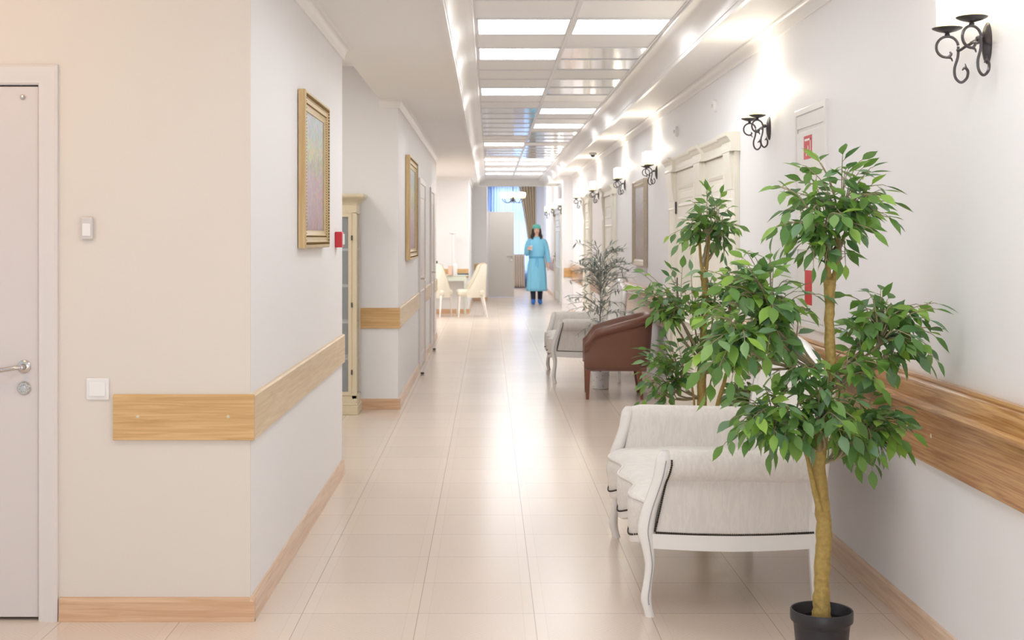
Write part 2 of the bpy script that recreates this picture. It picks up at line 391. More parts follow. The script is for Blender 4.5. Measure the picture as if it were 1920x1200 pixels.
# left block 1: front face with a door opening
DX1 = -1.705; DX0 = -2.62; DZ = 2.03
bm = BM()
bx(bm, DX1, XL1, YA0+.008, YA1, 0, 3.1); bx(bm, -3.4, DX0, YA0+.008, YA1, 0, 3.1)
bx(bm, DX0, DX1, YA0+.008, YA1, DZ, 3.1); bx(bm, DX0, DX1, YA0+.16, YA1, 0, DZ)
struct('wall_left', bm, M['wall'], smooth=False)
bm = BM()
bx(bm, DX1, XL1, YA0, YA0+.008, 0, 3.1); bx(bm, -3.4, DX0, YA0, YA0+.008, 0, 3.1); bx(bm, DX0, DX1, YA0, YA0+.008, DZ, 3.1)
struct('wall_front', bm, M['wall_warm'], smooth=False)
bm = BM(); bx(bm, -3.4, XL2, YB0, YB1, 0, 3.1); struct('wall_left.001', bm, M['wall'], smooth=False)
bm = BM(); bx(bm, -3.4, XL3, YC, YD, 0, 3.1); struct('wall_left.002', bm, M['wall'], smooth=False)
bm = BM(); bx(bm, -3.4, XL4, YD, YE, 0, 3.1); struct('wall_left.003', bm, M['wall'], smooth=False)
bm = BM(); bx(bm, -2.9, -2.75, YA1, YB0, 0, 3.1); bx(bm, -2.5, -2.35, YB1, YC, 0, 3.1); struct('wall_left.004', bm, M['wall_warm'], smooth=False)
# far wall with the window opening
bm = BM()
bx(bm, -.3, .1, YE, YE+.2, 0, 3.1); bx(bm, 1.36, XR, YE, YE+.2, 0, 3.1); bx(bm, .1, 1.36, YE, YE+.2, 0, .45); bx(bm, .1, 1.36, YE, YE+.2, 3.0, 3.1)
struct('wall_back', bm, M['wall'], smooth=False)
bm = BM()
for a, b, c, d in ((.1, .15, .45, 3.0), (1.31, 1.36, .45, 3.0), (.1, 1.36, .45, .5), (.1, 1.36, 2.95, 3.0), (.71, .75, .45, 3.0), (.1, 1.36, 2.1, 2.15)):
    bx(bm, a, b, YE+.04, YE+.1, c, d)
wf = struct('window_1', bm, M['plastic'], smooth=False)
bm = BM(); bx(bm, .15, 1.31, YE+.06, YE+.068, .5, 2.95); struct('window_pane', bm, M['glass'], wf)
# soffits
bm = BM()
bx(bm, -3.4, -.238, -3.0, YA1, ZS, 3.1)
bx(bm, -.925, -.238, YA1, YB0+.02, ZS, 3.1)
bx(bm, -3.4, -.238, YB0+.02, HB, ZS, 3.1)
bx(bm, 1.26, XR, -3.0, HB, ZS, 3.1)
bx(bm, -.4, XR, HB, HB+.3, ZS, 3.15)
bx(bm, -2.9, -.925, YA1, YB0, 2.9, 3.1)
struct('ceiling', bm, M['ceil'], smooth=False)
sbox('ceiling.001', M['ceil'], -.4, XR, HB+.3, YE+.1, 3.05, 3.15)
# tray tiles
W = .6; TX = -.09; TY = 7.83-.6*14
lights = {(0, 14), (1, 14), (0, 16), (0, 20), (1, 23), (1, 26), (0, 31), (0, 37), (1, 37), (0, 39), (1, 39), (0, 42), (1, 42), (0, 45), (1, 45)}
lights |= {(0, 2), (1, 2), (0, 6), (1, 6), (0, 10)}  # unseen panels added for more light around the camera
mirror = {(1, 16), (1, 17), (0, 16+0), (0, 24), (0, 23), (1, 20), (0, 26), (0, 27), (0, 28), (1, 28), (1, 29), (1, 30), (1, 32), (1, 33), (0, 33), (1, 35), (0, 35), (0, 34), (1, 34), (1,19), (0,25), (1,36)} - lights
row_end = int((HB-TY)/W)+1
bt, bmr, bg_ = BM(), BM(), BM()
for r in range(row_end):
    for c in range(2):
        x0 = TX+c*W+.012; x1 = TX+(c+1)*W-.012; y0 = TY+r*W+.012; y1 = min(TY+(r+1)*W-.012, HB)
        if (c, r) in lights: continue
        bx(bmr if (c, r) in mirror else bt, x0, x1, y0, y1, ZT+.006, ZT+.02)
for c in range(3): bx(bg_, TX+c*W-.013, TX+c*W+.013, TY, HB, ZT, ZT+.012)
for r in range(row_end+1):
    y = TY+r*W
    if y < HB: bx(bg_, TX, TX+2*W, y-.012, y+.012, ZT+.001, ZT+.013)
struct('ceiling.002', bt, M['tile_c'], smooth=False)
struct('ceiling.003', bmr, M['mirror'], smooth=False)
struct('trim_1', bg_, M['grid'], smooth=False)
sbox('ceiling.004', M['ceil'], TX-.2, TX+2*W+.2, TY, HB, ZT+.03, ZT+.1)
side = ('left', 'right')
def ordinal(c, r):
    L = sorted(q for q in lights if q[1] >= 13)
    mine = sorted(q[1] for q in lights if q[0] == c and q[1] >= 13)
    if r < 13: return None
    names = ['nearest', 'second nearest', 'third nearest', 'fourth nearest', 'fifth nearest', 'sixth nearest', 'seventh nearest', 'farthest']
    k = mine.index(r); return 'farthest' if k == len(mine)-1 else names[k]
lproto = None
for (c, r) in sorted(lights, key=lambda q: (q[1], q[0])):
    nm = ordinal(c, r)
    lab = ('glowing square light panel in the tiled ceiling strip, %s in its %s row' % (nm, side[c])) if nm else 'unseen square light panel added in the ceiling strip above the camera'
    loc = (TX+(c+.5)*W, TY+(r+.5)*W, ZT)
    if lproto is None:
        lproto = thing('ceiling_light', lab, 'ceiling light', loc, group='square light panels in the ceiling strip')
        b1 = BM(); bx(b1, -.275, .275, -.275, .275, .004, .012); obj('diffuser', b1, M['panel'], lproto, smooth=False)
        b1 = BM(); ring(b1, -.288, .288, -.288, .288, [(0, .02), (0, .002), (.012, .0), (.014, .006), (.014, .02)], lambda u, v, h: (u, v, h)); obj('frame', b1, M['grid'], lproto, smooth=False)
    else: dup(lproto, loc, label=lab)
# cove mouldings between tray and soffit
def cove(x_out, x_in):   # polygon (x,z)
    s = 1 if x_in > x_out else -1; d = abs(x_in-x_out)
    P = [(x_out-s*.012, ZS+.001), (x_out-s*.012, ZS-.012), (x_out+s*.012, ZS-.012), (x_out+s*.014, ZS+.012)]
    for k in range(9):
        a = k/8*PI/2; P.append((x_out+s*(.018+(d-.05)*(1-math.cos(a))), ZS+.014+(ZT-ZS-.034)*math.sin(a)))
    P += [(x_in-s*.028, ZT-.018), (x_in-s*.004, ZT-.014), (x_in, ZT-.001), (x_in, ZT+.03), (x_out-s*.012, ZT+.03)]
    return P
for i, (a, b) in enumerate(((-.238, -.09), (1.26, 1.112))):
    bm = BM(); prism(bm, cove(a, b), 'y', -3, HB); struct('trim_%d' % (2+i), bm, M['trim'], ang=25)
def cornice_poly(x, s, w_=.05, h=.072):   # s: direction into the room
    P = [(x, ZS-h), (x+s*.012, ZS-h), (x+s*.014, ZS-h+.010)]
    for k in range(7):
        a = k/6*PI/2; P.append((x+s*(.016+(w_-.024)*(1-math.cos(a))), ZS-h+.014+(h-.026)*math.sin(a)))
    P += [(x+s*w_, ZS-.012), (x+s*w_, ZS+.001), (x, ZS+.001)]
    return P
def sweep(bm, path, prof, side):
    """prof (offset, z) swept along a plan polyline with mitred corners; side +1 = offset to the right of travel"""
    rows = []
    for i, p in enumerate(path):
        p = Vector(p); ns = []
        for a_, b_ in ((i-1, i), (i, i+1)):
            if a_ < 0 or b_ >= len(path): continue
            d_ = (Vector(path[b_])-Vector(path[a_])).normalized(); ns.append(Vector((d_.y, -d_.x))*side)
        m = ns[0] if len(ns) == 1 else (ns[0]+ns[1])/(1+ns[0].dot(ns[1]))
        rows.append([(p.x+m.x*o, p.y+m.y*o, z) for o, z in prof])
    grid_surf(bm, rows, True, True)
cp_ = cornice_poly(0, 1)
bm = BM()
sweep(bm, [(-3.4, YA0), (XL1, YA0), (XL1, YA1), (-2.7, YA1)], cp_, 1)
sweep(bm, [(-.93, YB0), (XL2, YB0), (XL2, YB1), (-2.4, YB1)], cp_, 1)
sweep(bm, [(-2.4, YC), (XL3, YC), (XL3, HB)], cp_, 1)
struct('trim_4', bm, M['trim'], ang=25)
bm = BM(); sweep(bm, [(XR, -3), (XR, 24.7), (1.40, 24.7), (1.40, 25.1), (XR, 25.1), (XR, HB)], cp_, -1)
struct('trim_5', bm, M['trim'], ang=25)
# far right jamb
sbox('wall_right.001', M['wall'], 1.40, XR, 24.7, 25.1, 0, ZS)
# baseboards
def bb_poly(x, s): return [(x, 0), (x+s*.02, 0), (x+s*.02, .012), (x+s*.016, .022), (x+s*.015, .075), (x+s*.008, .088), (x, .09)]
bm = BM()
for a, b in ((-3, 8.22), (11.32, 16.2), (18.0, 20.05), (21.6, 24.7), (25.1, 28.25), (31.25, YE)): prism(bm, bb_poly(XR, -1), 'y', a, b)
struct('baseboard_right', bm, M['base_y'], ang=25)
bm = BM(); prism(bm, bb_poly(XL1, 1), 'y', YA0-.015, YA1); struct('baseboard_left', bm, M['base_y'], ang=25)
bm = BM()
for a, b in ((YB0-.015, 14.2), (15.55, 16.95), (18.05, YB1)): prism(bm, bb_poly(XL2, 1), 'y', a, b)
prism(bm, bb_poly(XL3, 1), 'y', YC-.015, YD)
struct('baseboard_left.001', bm, M['base_y'], ang=25)
def bbf(y): return [(y-(q[0]), q[1]) for q in bb_poly(0, 1)]
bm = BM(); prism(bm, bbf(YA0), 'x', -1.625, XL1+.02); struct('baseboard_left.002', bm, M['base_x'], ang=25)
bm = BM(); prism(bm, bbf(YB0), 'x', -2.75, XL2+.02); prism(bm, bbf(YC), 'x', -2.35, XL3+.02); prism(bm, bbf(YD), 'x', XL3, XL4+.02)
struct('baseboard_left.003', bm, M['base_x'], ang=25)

# ------------------------------------------------------------------ wooden wall bands (left) and hand rails (right)
BZ0, BZ1 = .683, .858
def band(label, parts, group):
    t = thing('wall_bumper_band', label, 'wall rail', (0,0,0), group=group)
    for kind, a, b, c in parts:
        bm = BM()
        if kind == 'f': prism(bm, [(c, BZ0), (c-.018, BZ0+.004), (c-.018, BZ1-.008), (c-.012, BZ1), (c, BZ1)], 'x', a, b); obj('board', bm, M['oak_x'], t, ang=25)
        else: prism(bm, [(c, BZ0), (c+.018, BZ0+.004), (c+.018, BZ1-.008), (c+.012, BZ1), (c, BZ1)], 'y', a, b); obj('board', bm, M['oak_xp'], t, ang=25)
    return t
b1 = band('oak protective band wrapping the nearest left corner beside the white door', [('f', -1.42, XL1+.018, YA0), ('s', YA0-.0005, YA1+.0, XL1)], 'oak bands on the left walls')
for x, z in ((-1.326, .775), (-.985, .775)):
    bm = BM(); ell(bm, (x, YA0-.018, z), (.007, .004, .007), 10, 6)
    obj('screw_cap', bm, M['creamwood'], b1)
band('oak protective band on the second left corner under the meadow picture', [('f', -1.6, XL2+.018, YB0), ('s', YB0-.0005, 14.15, XL2)], 'oak bands on the left walls')
band('short oak band piece between the two white doors on the left wall', [('s', 15.6, 16.9, XL2)], 'oak bands on the left walls')
band('short oak band piece past the second white door on the left wall', [('s', 18.1, YB1, XL2)], 'oak bands on the left walls')
band('oak band on the alcove wall behind the writing desk', [('f', -2.35, XL3, YC)], 'oak bands on the left walls')
band('short oak band left of the grey open door', [('f', XL3+.05, XL4, YD)], 'oak bands on the left walls')
def handrail(label, a, b):
    t = thing('wall_handrail', label, 'handrail', (XR, (a+b)/2, 0), group='oak handrails on the right wall')
    h = (b-a)/2
    P = [(0, .952), (-.030, .960), (-.040, .958), (-.044, .950), (-.040, .943), (-.047, .938), (-.052, .928), (-.052, .880), (-.050, .872), (-.062, .868), (-.066, .858), (-.062, .848), (-.050, .842), (-.024, .842), (0, .842)]
    bm = BM(); prism(bm, P, 'y', -h, h); obj('handrail', bm, M['oak_y'], t, ang=30)
    bm = BM(); prism(bm, [(0, .64), (-.020, .643), (-.022, .65), (-.022, .842), (0, .842)], 'y', -h, h); bo = obj('board', bm, M['oak_y'], t, ang=30)
    return t
def pegs(t, ys):
    for y, z in ys:
        bm = BM(); ell(bm, (-.022, y, z), (.004, .006, .008), 8, 6); obj('screw_cap', bm, M['creamwood'], t)
hr = handrail('oak handrail with wide board below, nearest the viewer on the right wall', 2.6, 8.2)
cy = 5.4
pegs(hr, [(4.62-cy, .75), (4.87-cy, .748)])
handrail('oak handrail on the right wall just past the cream double doorway', 11.34, 16.2)
handrail('oak handrail on the right wall between the two far cream doorways', 18.0, 20.05)
handrail('farthest oak handrail on the right wall before the white jamb', 21.6, 24.69)
handrail('oak handrail in the far hall, right of the person', 31.3, 37.6)
bm = BM(); bx(bm, 1.41, 1.58, 24.68, 24.699, .71, .88); tag(obj('oak_block', bm, M['oak_x'], smooth=False), 'small square oak board on the face of the far right jamb', 'wall rail')

# ------------------------------------------------------------------ left door
d = BM()
prof = [(0, 0), (0, -.014), (.010, -.022), (.03, -.020), (.055, -.012), (.068, -.012), (.074, -.006), (.074, .0)]
# casing round three sides
x0, x1, z1 = DX0-.004, DX1, DZ+.075
def csec(dd, h, q):   # q 0..3 points of the open frame
    return {0: (DX1+.074-dd, YA0+h, 0), 1: (DX1+.074-dd, YA0+h, z1-dd), 2: (DX0-.074+dd, YA0+h, z1-dd), 3: (DX0-.074+dd, YA0+h, 0)}[q]
V = [[d.verts.new(csec(dd, h, q)) for q in range(4)] for dd, h in prof]
for a, b in zip(V, V[1:]):
    for k in range(3): d.faces.new((a[k], a[k+1], b[k+1], b[k]))
d1 = struct('door_1', d, M['frame_d'], ang=30)
bm = BM(); bx(bm, DX0+.003, DX1-.004, YA0+.004, YA0+.045, .012, DZ-.006); struct('door_leaf', bm, M['door'], d1, bevel=.003, smooth=False)
bm = BM(); bx(bm, DX0+.001, DX1-.001, YA0+.12, YA0+.158, 0, DZ-.001); obj('gap_shade_panel', bm, M['dark'], d1, smooth=False)  # dark sheet stands in for the shade in the gap round the leaf
RX = Matrix.Rotation(R(90), 4, 'X')     # local z -> -y
hx, hz = -1.762, .962
hd = BM()
lathe(hd, [(.0255, 0), (.0255, .004), (.021, .008), (.012, .009), (.010, .012), (.010, .045), (.0001, .047)], T=Matrix.Translation((hx, YA0+.003, hz)) @ RX, seg=24)
tube(hd, spl([(hx, YA0-.040, hz), (hx-.02, YA0-.047, hz-.001), (hx-.08, YA0-.05, hz-.010), (hx-.14, YA0-.05, hz-.016)], 5), .0085, 12)
obj('door_handle', hd, M['chrome'], d1)
hd = BM()
lz = hz-.082
lathe(hd, [(.0255, 0), (.0255, .004), (.022, .008), (.0001, .0085)], T=Matrix.Translation((hx, YA0+.003, lz)) @ RX, seg=24)
for k in range(8):
    a = k*PI/4; ell(hd, (hx+.016*math.cos(a), YA0-.006, lz+.016*math.sin(a)), (.004, .003, .004), 8, 6)
bx(hd, hx-.004, hx+.004, YA0-.011, YA0-.003, lz-.011, lz+.011)
obj('lock_rosette', hd, M['chrome'], d1)
hd = BM(); lathe(hd, [(.010, 0), (.010, .004), (.006, .010), (.0001, .011)], T=Matrix.Translation((hx-.005, YA0+.003, 1.983)) @ RX, seg=16)
obj('peephole', hd, M['chrome'], d1)

def wallbox(name, x, z, w_, h, dep, y=YA0): return None
# light switch
sx_, sz_ = (184-VX)*YA0/F, EYE-(729-VY)*YA0/F
t = thing('light_switch', 'square white light switch beside the door frame, above left of the oak band', 'light switch', (sx_, YA0, sz_))
bm = BM(); bx(bm, -.043, .043, -.009, 0, -.041, .041); obj('plate', bm, M['plastic'], t, bevel=.004, smooth=False)
bm = BM(); prism(bm, [(-.009, -.026), (-.017, -.026), (-.011, .027), (-.009, .027)], 'x', -.030, .030); obj('rocker', bm, M['plastic'], t, bevel=.0015, smooth=False)
# sensor
sx_, sz_ = (165-VX)*YA0/F, EYE-(428-VY)*YA0/F
t = thing('wall_sensor', 'small pale grey rectangular sensor on the wall above the light switch', 'sensor', (sx_, YA0, sz_))
bm = BM(); bx(bm, -.023, .023, -.020, 0, -.043, .043); obj('housing', bm, M['plastic_g'], t, bevel=.006, smooth=False)
bm = BM(); bx(bm, -.016, .016, -.024, -.018, -.030, .018); obj('cover', bm, M['plastic'], t, bevel=.003, smooth=False)
# fire call point
t = thing('fire_call_point', 'small red fire alarm box on the left wall beside the near picture', 'fire alarm', (XL1, 7.71, 1.44))
bm = BM(); bx(bm, 0, .042, -.046, .046, -.046, .046); obj('housing', bm, M['red'], t, bevel=.005, smooth=False)
bm = BM(); bx(bm, .040, .049, -.034, .034, -.030, .034); obj('cover', bm, M['plastic'], t, bevel=.003, smooth=False)

# ------------------------------------------------------------------ framed pictures
def picture(name, label, x, s, y0, y1, z0, z1, dep, fw, mf, mside, mpaint, cat='picture', beads=True, group=None):
    """frame hangs on plane x, s = direction into the room"""
    cy, = ((y0+y1)/2,)
    t = thing(name, label, cat, (x, cy, z0), group=group)
    H = z1-z0; h = (y1-y0)/2; d0 = .004
    fn = lambda u, v, q: (s*(q+d0), u, v)
    bm = BM(); ring(bm, -h, h, 0, H, [(0, 0), (0, dep*.86)], fn)
    bx(bm, s*d0, s*(d0+.006), -h+.004, h-.004, .004, H-.004)
    obj('frame_side', bm, mside, t, smooth=False)
    pr = [(0, dep*.85), (.004, dep), (fw*.16, dep*1.02), (fw*.2, dep*.9), (fw*.34, dep*.86), (fw*.40, dep*.72), (fw*.62, dep*.60), (fw*.70, dep*.64), (fw*.76, dep*.56), (fw*.94, dep*.40), (fw*1.0, dep*.42), (fw, dep*.2)]
    bm = BM(); ring(bm, -h, h, 0, H, pr, fn)
    if beads:
        r = fw*.055
        def beads_on(off, q, step, rr):
            b2 = BM()
            n = int((2*h-2*off)/step)
            for k in range(n+1):
                u = -h+off+(2*h-2*off)*k/n
                for v in (off, H-off): ell(b2, fn(u, v, q), (rr, rr*.8, rr*1.1), 6, 4)
            n = int((H-2*off)/step)
            for k in range(1, n):
                v = off+(H-2*off)*k/n
                for u in (-h+off, h-off): ell(b2, fn(u, v, q), (rr, rr*1.1, rr*.8), 6, 4)
            obj('beading', b2, M['bead'], t)
        beads_on(fw*.26, dep*.90, fw*.18, r*1.25); beads_on(fw*.66, dep*.64, fw*.14, r*.8)
    obj('frame_moulding', bm, mf, t, ang=30)
    bm = BM(); bx(bm, s*(d0+dep*.2), s*(d0+dep*.26), -h+fw*.98, h-fw*.98, fw*.98, H-fw*.98); obj('canvas', bm, mpaint, t, smooth=False)
    return t
meadow = [(.0, srgb(176, 150, 156)), (.2, srgb(208, 184, 192)), (.45, srgb(218, 198, 208)), (.56, srgb(206, 204, 190)), (.64, srgb(226, 226, 200)), (.76, srgb(212, 222, 224)), (1, srgb(230, 238, 248))]
picture('framed_painting', 'ornate gold-framed meadow painting nearest the viewer on the left wall', XL1, 1, 6.17, 7.10, 1.40, 2.155, .036, .088, M['gold'], M['goldside'], painting_mat('meadow_canvas', meadow, 0, .755))
picture('framed_painting', 'gold-framed painting on the second left wall beyond the glass cabinet', XL2, 1, 12.0, 13.35, 1.245, 2.215, .042, .10, M['gold'], M['goldside'], painting_mat('pale_canvas', meadow, 0, .97, 4))
winter = [(.0, srgb(170, 158, 150)), (.3, srgb(190, 176, 170)), (.5, srgb(176, 164, 158)), (.75, srgb(204, 196, 194)), (1, srgb(222, 220, 222))]
picture('framed_painting', 'tall champagne-framed painting on the right wall past the double doorway', XR, -1, 13.05, 14.1, 1.16, 2.05, .04, .07, M['silverf'], M['silverf'], painting_mat('grey_canvas', winter, 0, .89, 9), beads=False)

# ------------------------------------------------------------------ display cabinet in the recess
def cabinet():
    x1 = -1.085; x0 = -1.95; y0, y1 = 10.70, 11.03; H = 1.81
    t = thing('display_cabinet', 'tall cream display cabinet with glass doors and cornice behind the left corner', 'cabinet', ((x0+x1)/2, (y0+y1)/2, 0))
    hx_, hy = (x1-x0)/2, (y1-y0)/2
    bm = BM()
    for sx in (-1, 1):
        for sy in (-1, 1): bx(bm, sx*hx_, sx*(hx_-.04), sy*hy, sy*(hy-.04), .13, H-.15)
    bx(bm, -hx_, hx_, -hy, hy, H-.16, H-.09); bx(bm, -hx_, hx_, -hy, hy, .10, .16)
    bx(bm, -hx_, hx_, hy-.012, hy, .1, H-.1); bx(bm, -.02, .02, -hy, -hy+.03, .13, H-.15)
    obj('carcass', bm, M['creamwood'], t, bevel=.003, smooth=False)
    bm = BM()
    bx(bm, -hx_-.012, hx_+.012, -hy-.012, hy, 0, .075); bx(bm, -hx_-.006, hx_+.006, -hy-.006, hy, .075, .10)
    obj('plinth', bm, M['creamwood'], t, bevel=.006, smooth=False)
    bm = BM()
    n = 8
    for k in range(n):
        e = .055*(1-math.cos(k/(n-1)*PI/2)); z = H-.09+.07*k/n
        bx(bm, -hx_-e, hx_+e, -hy-e, hy, z, z+.07/n+.001)
    bx(bm, -hx_-.06, hx_+.06, -hy-.06, hy, H-.02, H)
    obj('cornice', bm, M['creamwood'], t, smooth=False)
    bm = BM()
    for k in range(1, 5):
        z = .16+k*(H-.32)/5; bx(bm, -hx_+.01, hx_-.01, -hy+.03, hy-.012, z-.009, z+.009)
    obj('shelves', bm, M['plastic_g'], t, smooth=False)
    bm = BM(); bx(bm, -hx_+.01, hx_-.045, hy-.03, hy-.013, .16, H-.16); bx(bm, -hx_+.005, -hx_+.012, -hy+.04, hy-.02, .16, H-.16); obj('shadow_lining', bm, M['cabdark'], t, smooth=False)  # grey sheets put the shade inside the cabinet into the colour
    for s, (a, b) in enumerate(((-hx_+.04, -.02), (.02, hx_-.04))):
        bm = BM(); ring(bm, a, b, .16, H-.16, [(0, 0), (0, .012), (.028, .012), (.028, 0)], lambda u, v, q: (u, -hy+.006-q, v))
        dd = obj('door', bm, M['creamwood'], t, smooth=False)
        bm = BM(); bx(bm, a+.028, b-.028, -hy+.002, -hy+.005, .188, H-.188); obj('glass_pane', bm, M['glass'], dd, smooth=False)
        bm = BM(); ell(bm, ((-.03 if s == 0 else .03), -hy-.012, .9), (.008, .008, .008), 8, 6); obj('knob', bm, M['gold'], dd)
        if s: 
            bm = BM()
            for z in (.35, .9, 1.45):
                bm = BM(); bx(bm, b-.004, b+.008, -hy-.012, -hy, z-.02, z+.02); obj('hinge', bm, M['iron'], dd, smooth=False)
    bm = BM(); bx(bm, hx_-.008, hx_-.004, -hy+.04, hy-.012, .16, H-.16); obj('side_glass', bm, M['glass'], t, smooth=False)
cabinet()

# ------------------------------------------------------------------ white doors on the second left wall
def flush_door(n, y0, y1, x=XL2, s=1, H=2.05, hy_=None):
    bm = BM()
    c = .06
    for a, b, z0, z1 in ((y0-c, y0, 0, H+c), (y1, y1+c, 0, H+c), (y0, y1, H, H+c)): bx(bm, x, x+s*.022, a, b, z0, z1)
    dr = struct('door_%d' % n, bm, M['frame_d'], bevel=.004, smooth=False)
    bm = BM(); bx(bm, x+s*.001, x+s*.012, y0+.004, y1-.004, .01, H-.004)
    for z0, z1 in ((.14, .86), (1.0, H-.14)):
        ring(bm, y0+.12, y1-.12, z0, z1, [(0, .012), (.008, .018), (.02, .012)], lambda u, v, q: (x+s*q, u, v))
    obj('door_leaf', bm, M['door'], dr, smooth=False)
    bm = BM(); hy = y0+.07
    lathe(bm, [(.024, 0), (.024, .006), (.009, .009), (.009, .05), (.0001, .05)], T=Matrix.Translation((x+s*.012, hy, 1.0)) @ Matrix.Rotation(R(90*s), 4, 'Y'), seg=14)
    tube(bm, [(x+s*.055, hy, 1.0), (x+s*.06, hy+.12, .99)], .009, 8)
    obj('door_handle', bm, M['chrome'], dr)
flush_door(2, 14.3, 15.4); flush_door(3, 17.05, 17.9)
for (y, lab) in ((13.72, 'small metal door stop on the floor before the first far-left white door'), (16.7, 'small metal door stop on the floor before the second far-left white door')):
    t = thing('door_stop', lab, 'door stop', (-.70, y, 0), group='door stops by the left wall')
    bm = BM(); lathe(bm, [(.022, 0), (.022, .01), (.016, .014), (.016, .02), (.0001, .021)], seg=14); obj('base', bm, M['chrome'], t)
    bm = BM(); lathe(bm, [(.015, .02), (.019, .024), (.019, .036), (.014, .04), (.0001, .04)], seg=14); obj('rubber_cap', bm, M['black'], t)

# ------------------------------------------------------------------ cream doorways on the right wall
def portal(n, pil, doors, H=2.0, k=1.0):
    """pil: list of (y0,y1) pilasters, doors: list of (y0,y1)"""
    ya, yb = pil[0][0], pil[-1][1]
    bm = BM()
    for a, b in pil:
        bx(bm, XR-.035, XR, a, b, 0, H)
        bx(bm, XR-.050, XR, a-.015, b+.015, 0, .18); bx(bm, XR-.042, XR, a-.008, b+.008, .18, .20)
        ring(bm, a+.05, b-.05, .28, H-.30, [(0, .035), (.008, .042), (.02, .035)], lambda u, v, q: (XR-q, u, v))
        # bracket capital
        P = [(XR, H-.24), (XR-.04, H-.24), (XR-.045, H-.19), (XR-.055, H-.12), (XR-.062, H-.02), (XR-.062, H), (XR, H)]
        prism(bm, P, 'y', a+.04, b-.04)
    fr = struct('door_%d' % n, bm, M['cream'], bevel=.003, smooth=False)
    # entablature that breaks forward over each pilaster
    def ent(bm, a, b, e):
        P = [(XR, H), (XR-.04-e, H), (XR-.04-e, H+.015), (XR-.034-e, H+.02), (XR-.034-e, H+.06), (XR-.045-e, H+.07), (XR-.052-e, H+.085), (XR-.066-e, H+.095), (XR-.070-e, H+.105), (XR-.070-e, H+.12), (XR, H+.122)]
        prism(bm, P, 'y', a, b)
    bm = BM(); ent(bm, ya, yb, 0)
    for a, b in pil: ent(bm, a-.02-.00, b+.02, .025)
    obj('entablature', bm, M['cream'], fr, ang=25)
    for i, (a, b) in enumerate(doors):
        bm = BM(); bx(bm, XR-.018, XR-.001, a, b, .01, H-.005)
        m_ = .10*(b-a)/.9+.02
        for z0, z1 in ((.18, .80), (.92, 1.62), (1.70, H-.12)):
            ring(bm, a+m_, b-m_, z0, z1, [(0, .018), (.012, .030), (.03, .024), (.04, .012), (.07, .020)], lambda u, v, q: (XR-q, u, v))
            bx(bm, XR-.022, XR-.01, a+m_+.07, b-m_-.07, z0+.07, z1-.07)
        lf = obj('door_leaf', bm, M['cream'], fr, smooth=False)
        bm = BM(); hy = b-.06 if i == 0 else b-.06
        bx(bm, XR-.026, XR-.016, hy-.015, hy+.015, .9, 1.12)
        tube(bm, [(XR-.02, hy, 1.02), (XR-.06, hy, 1.02), (XR-.062, hy-.12, 1.015)], .008, 8)
        obj('door_handle', bm, M['iron'], lf)
        for z in (.3, 1.7):
            bm = BM(); tube(bm, [(XR-.024, b-.008 if i else a+.008, z-.05), (XR-.024, b-.008 if i else a+.008, z+.05)], .008, 8); obj('hinge', bm, M['iron'], lf)
portal(4, [(8.26, 8.56), (9.44, 9.80), (10.92, 11.30)], [(8.56, 9.44), (9.80, 10.92)])
portal(5, [(16.25, 16.5), (17.7, 17.95)], [(16.5, 17.7)])
portal(6, [(20.1, 20.35), (21.3, 21.55)], [(20.35, 21.3)])

portal(8, [(28.3, 28.6), (30.9, 31.2)], [(28.6, 30.9)])

# fire hose cabinet
t = thing('fire_hose_cabinet', 'flush white fire hose cabinet with a red label on the right wall', 'cabinet', (XR, 6.41, 1.0))
bm = BM(); ring(bm, -.31, .31, 0, 1.10, [(0, 0), (0, .012), (.006, .016), (.03, .016), (.034, .006)], lambda u, v, q: (-q, u, v)); bx(bm, -.004, 0, -.30, .30, .01, 1.09)
obj('frame', bm, M['plastic'], t, smooth=False)
for z0, z1 in ((.04, .36), (.39, .98), (1.0, 1.066)):
    bm = BM(); bx(bm, -.011, -.003, -.272, .272, z0, z1); dd = obj('door', bm, M['plastic'], t, bevel=.002, smooth=False)
    if z0 == .39:
        bm = BM(); bx(bm, -.0125, -.011, -.04, .12, .84, .955); lb = obj('label', bm, M['red'], dd, smooth=False)
        bm = BM()
        # white flame-and-hose style pictogram strokes
        bx(bm, -.0135, -.0124, -.020, -.008, .855, .940); bx(bm, -.0135, -.0124, -.020, .10, .930, .940); bx(bm, -.0135, -.0124, .025, .037, .865, .905); bx(bm, -.0135, -.0124, .060, .072, .855, .88)
        obj('pictogram', bm, M['paper'], lb, smooth=False)
    if z0 == .04:
        bm = BM(); bx(bm, -.0125, -.011, -.04, .10, .12, .29); obj('label', bm, M['red'], dd, smooth=False)

# small detectors on the right wall
for (y, z, lab) in ((11.0, 2.345, 'small round white detector above the far leaf of the double doorway'), (9.12, 2.37, 'small round white detector above the near leaf of the double doorway')):
    t = thing('wall_detector', lab, 'detector', (XR, y, z), group='round detectors over the double doorway')
    TT = Matrix.Rotation(R(-90), 4, 'Y')
    bm = BM(); lathe(bm, [(.045, 0), (.045, .012), (.036, .022), (.0001, .026)], T=TT, seg=20); obj('base', bm, M['plastic'], t)
    bm = BM(); ell(bm, (-.027, 0, 0), (.008, .014, .014), 10, 6); obj('lens', bm, M['plastic_g'], t)

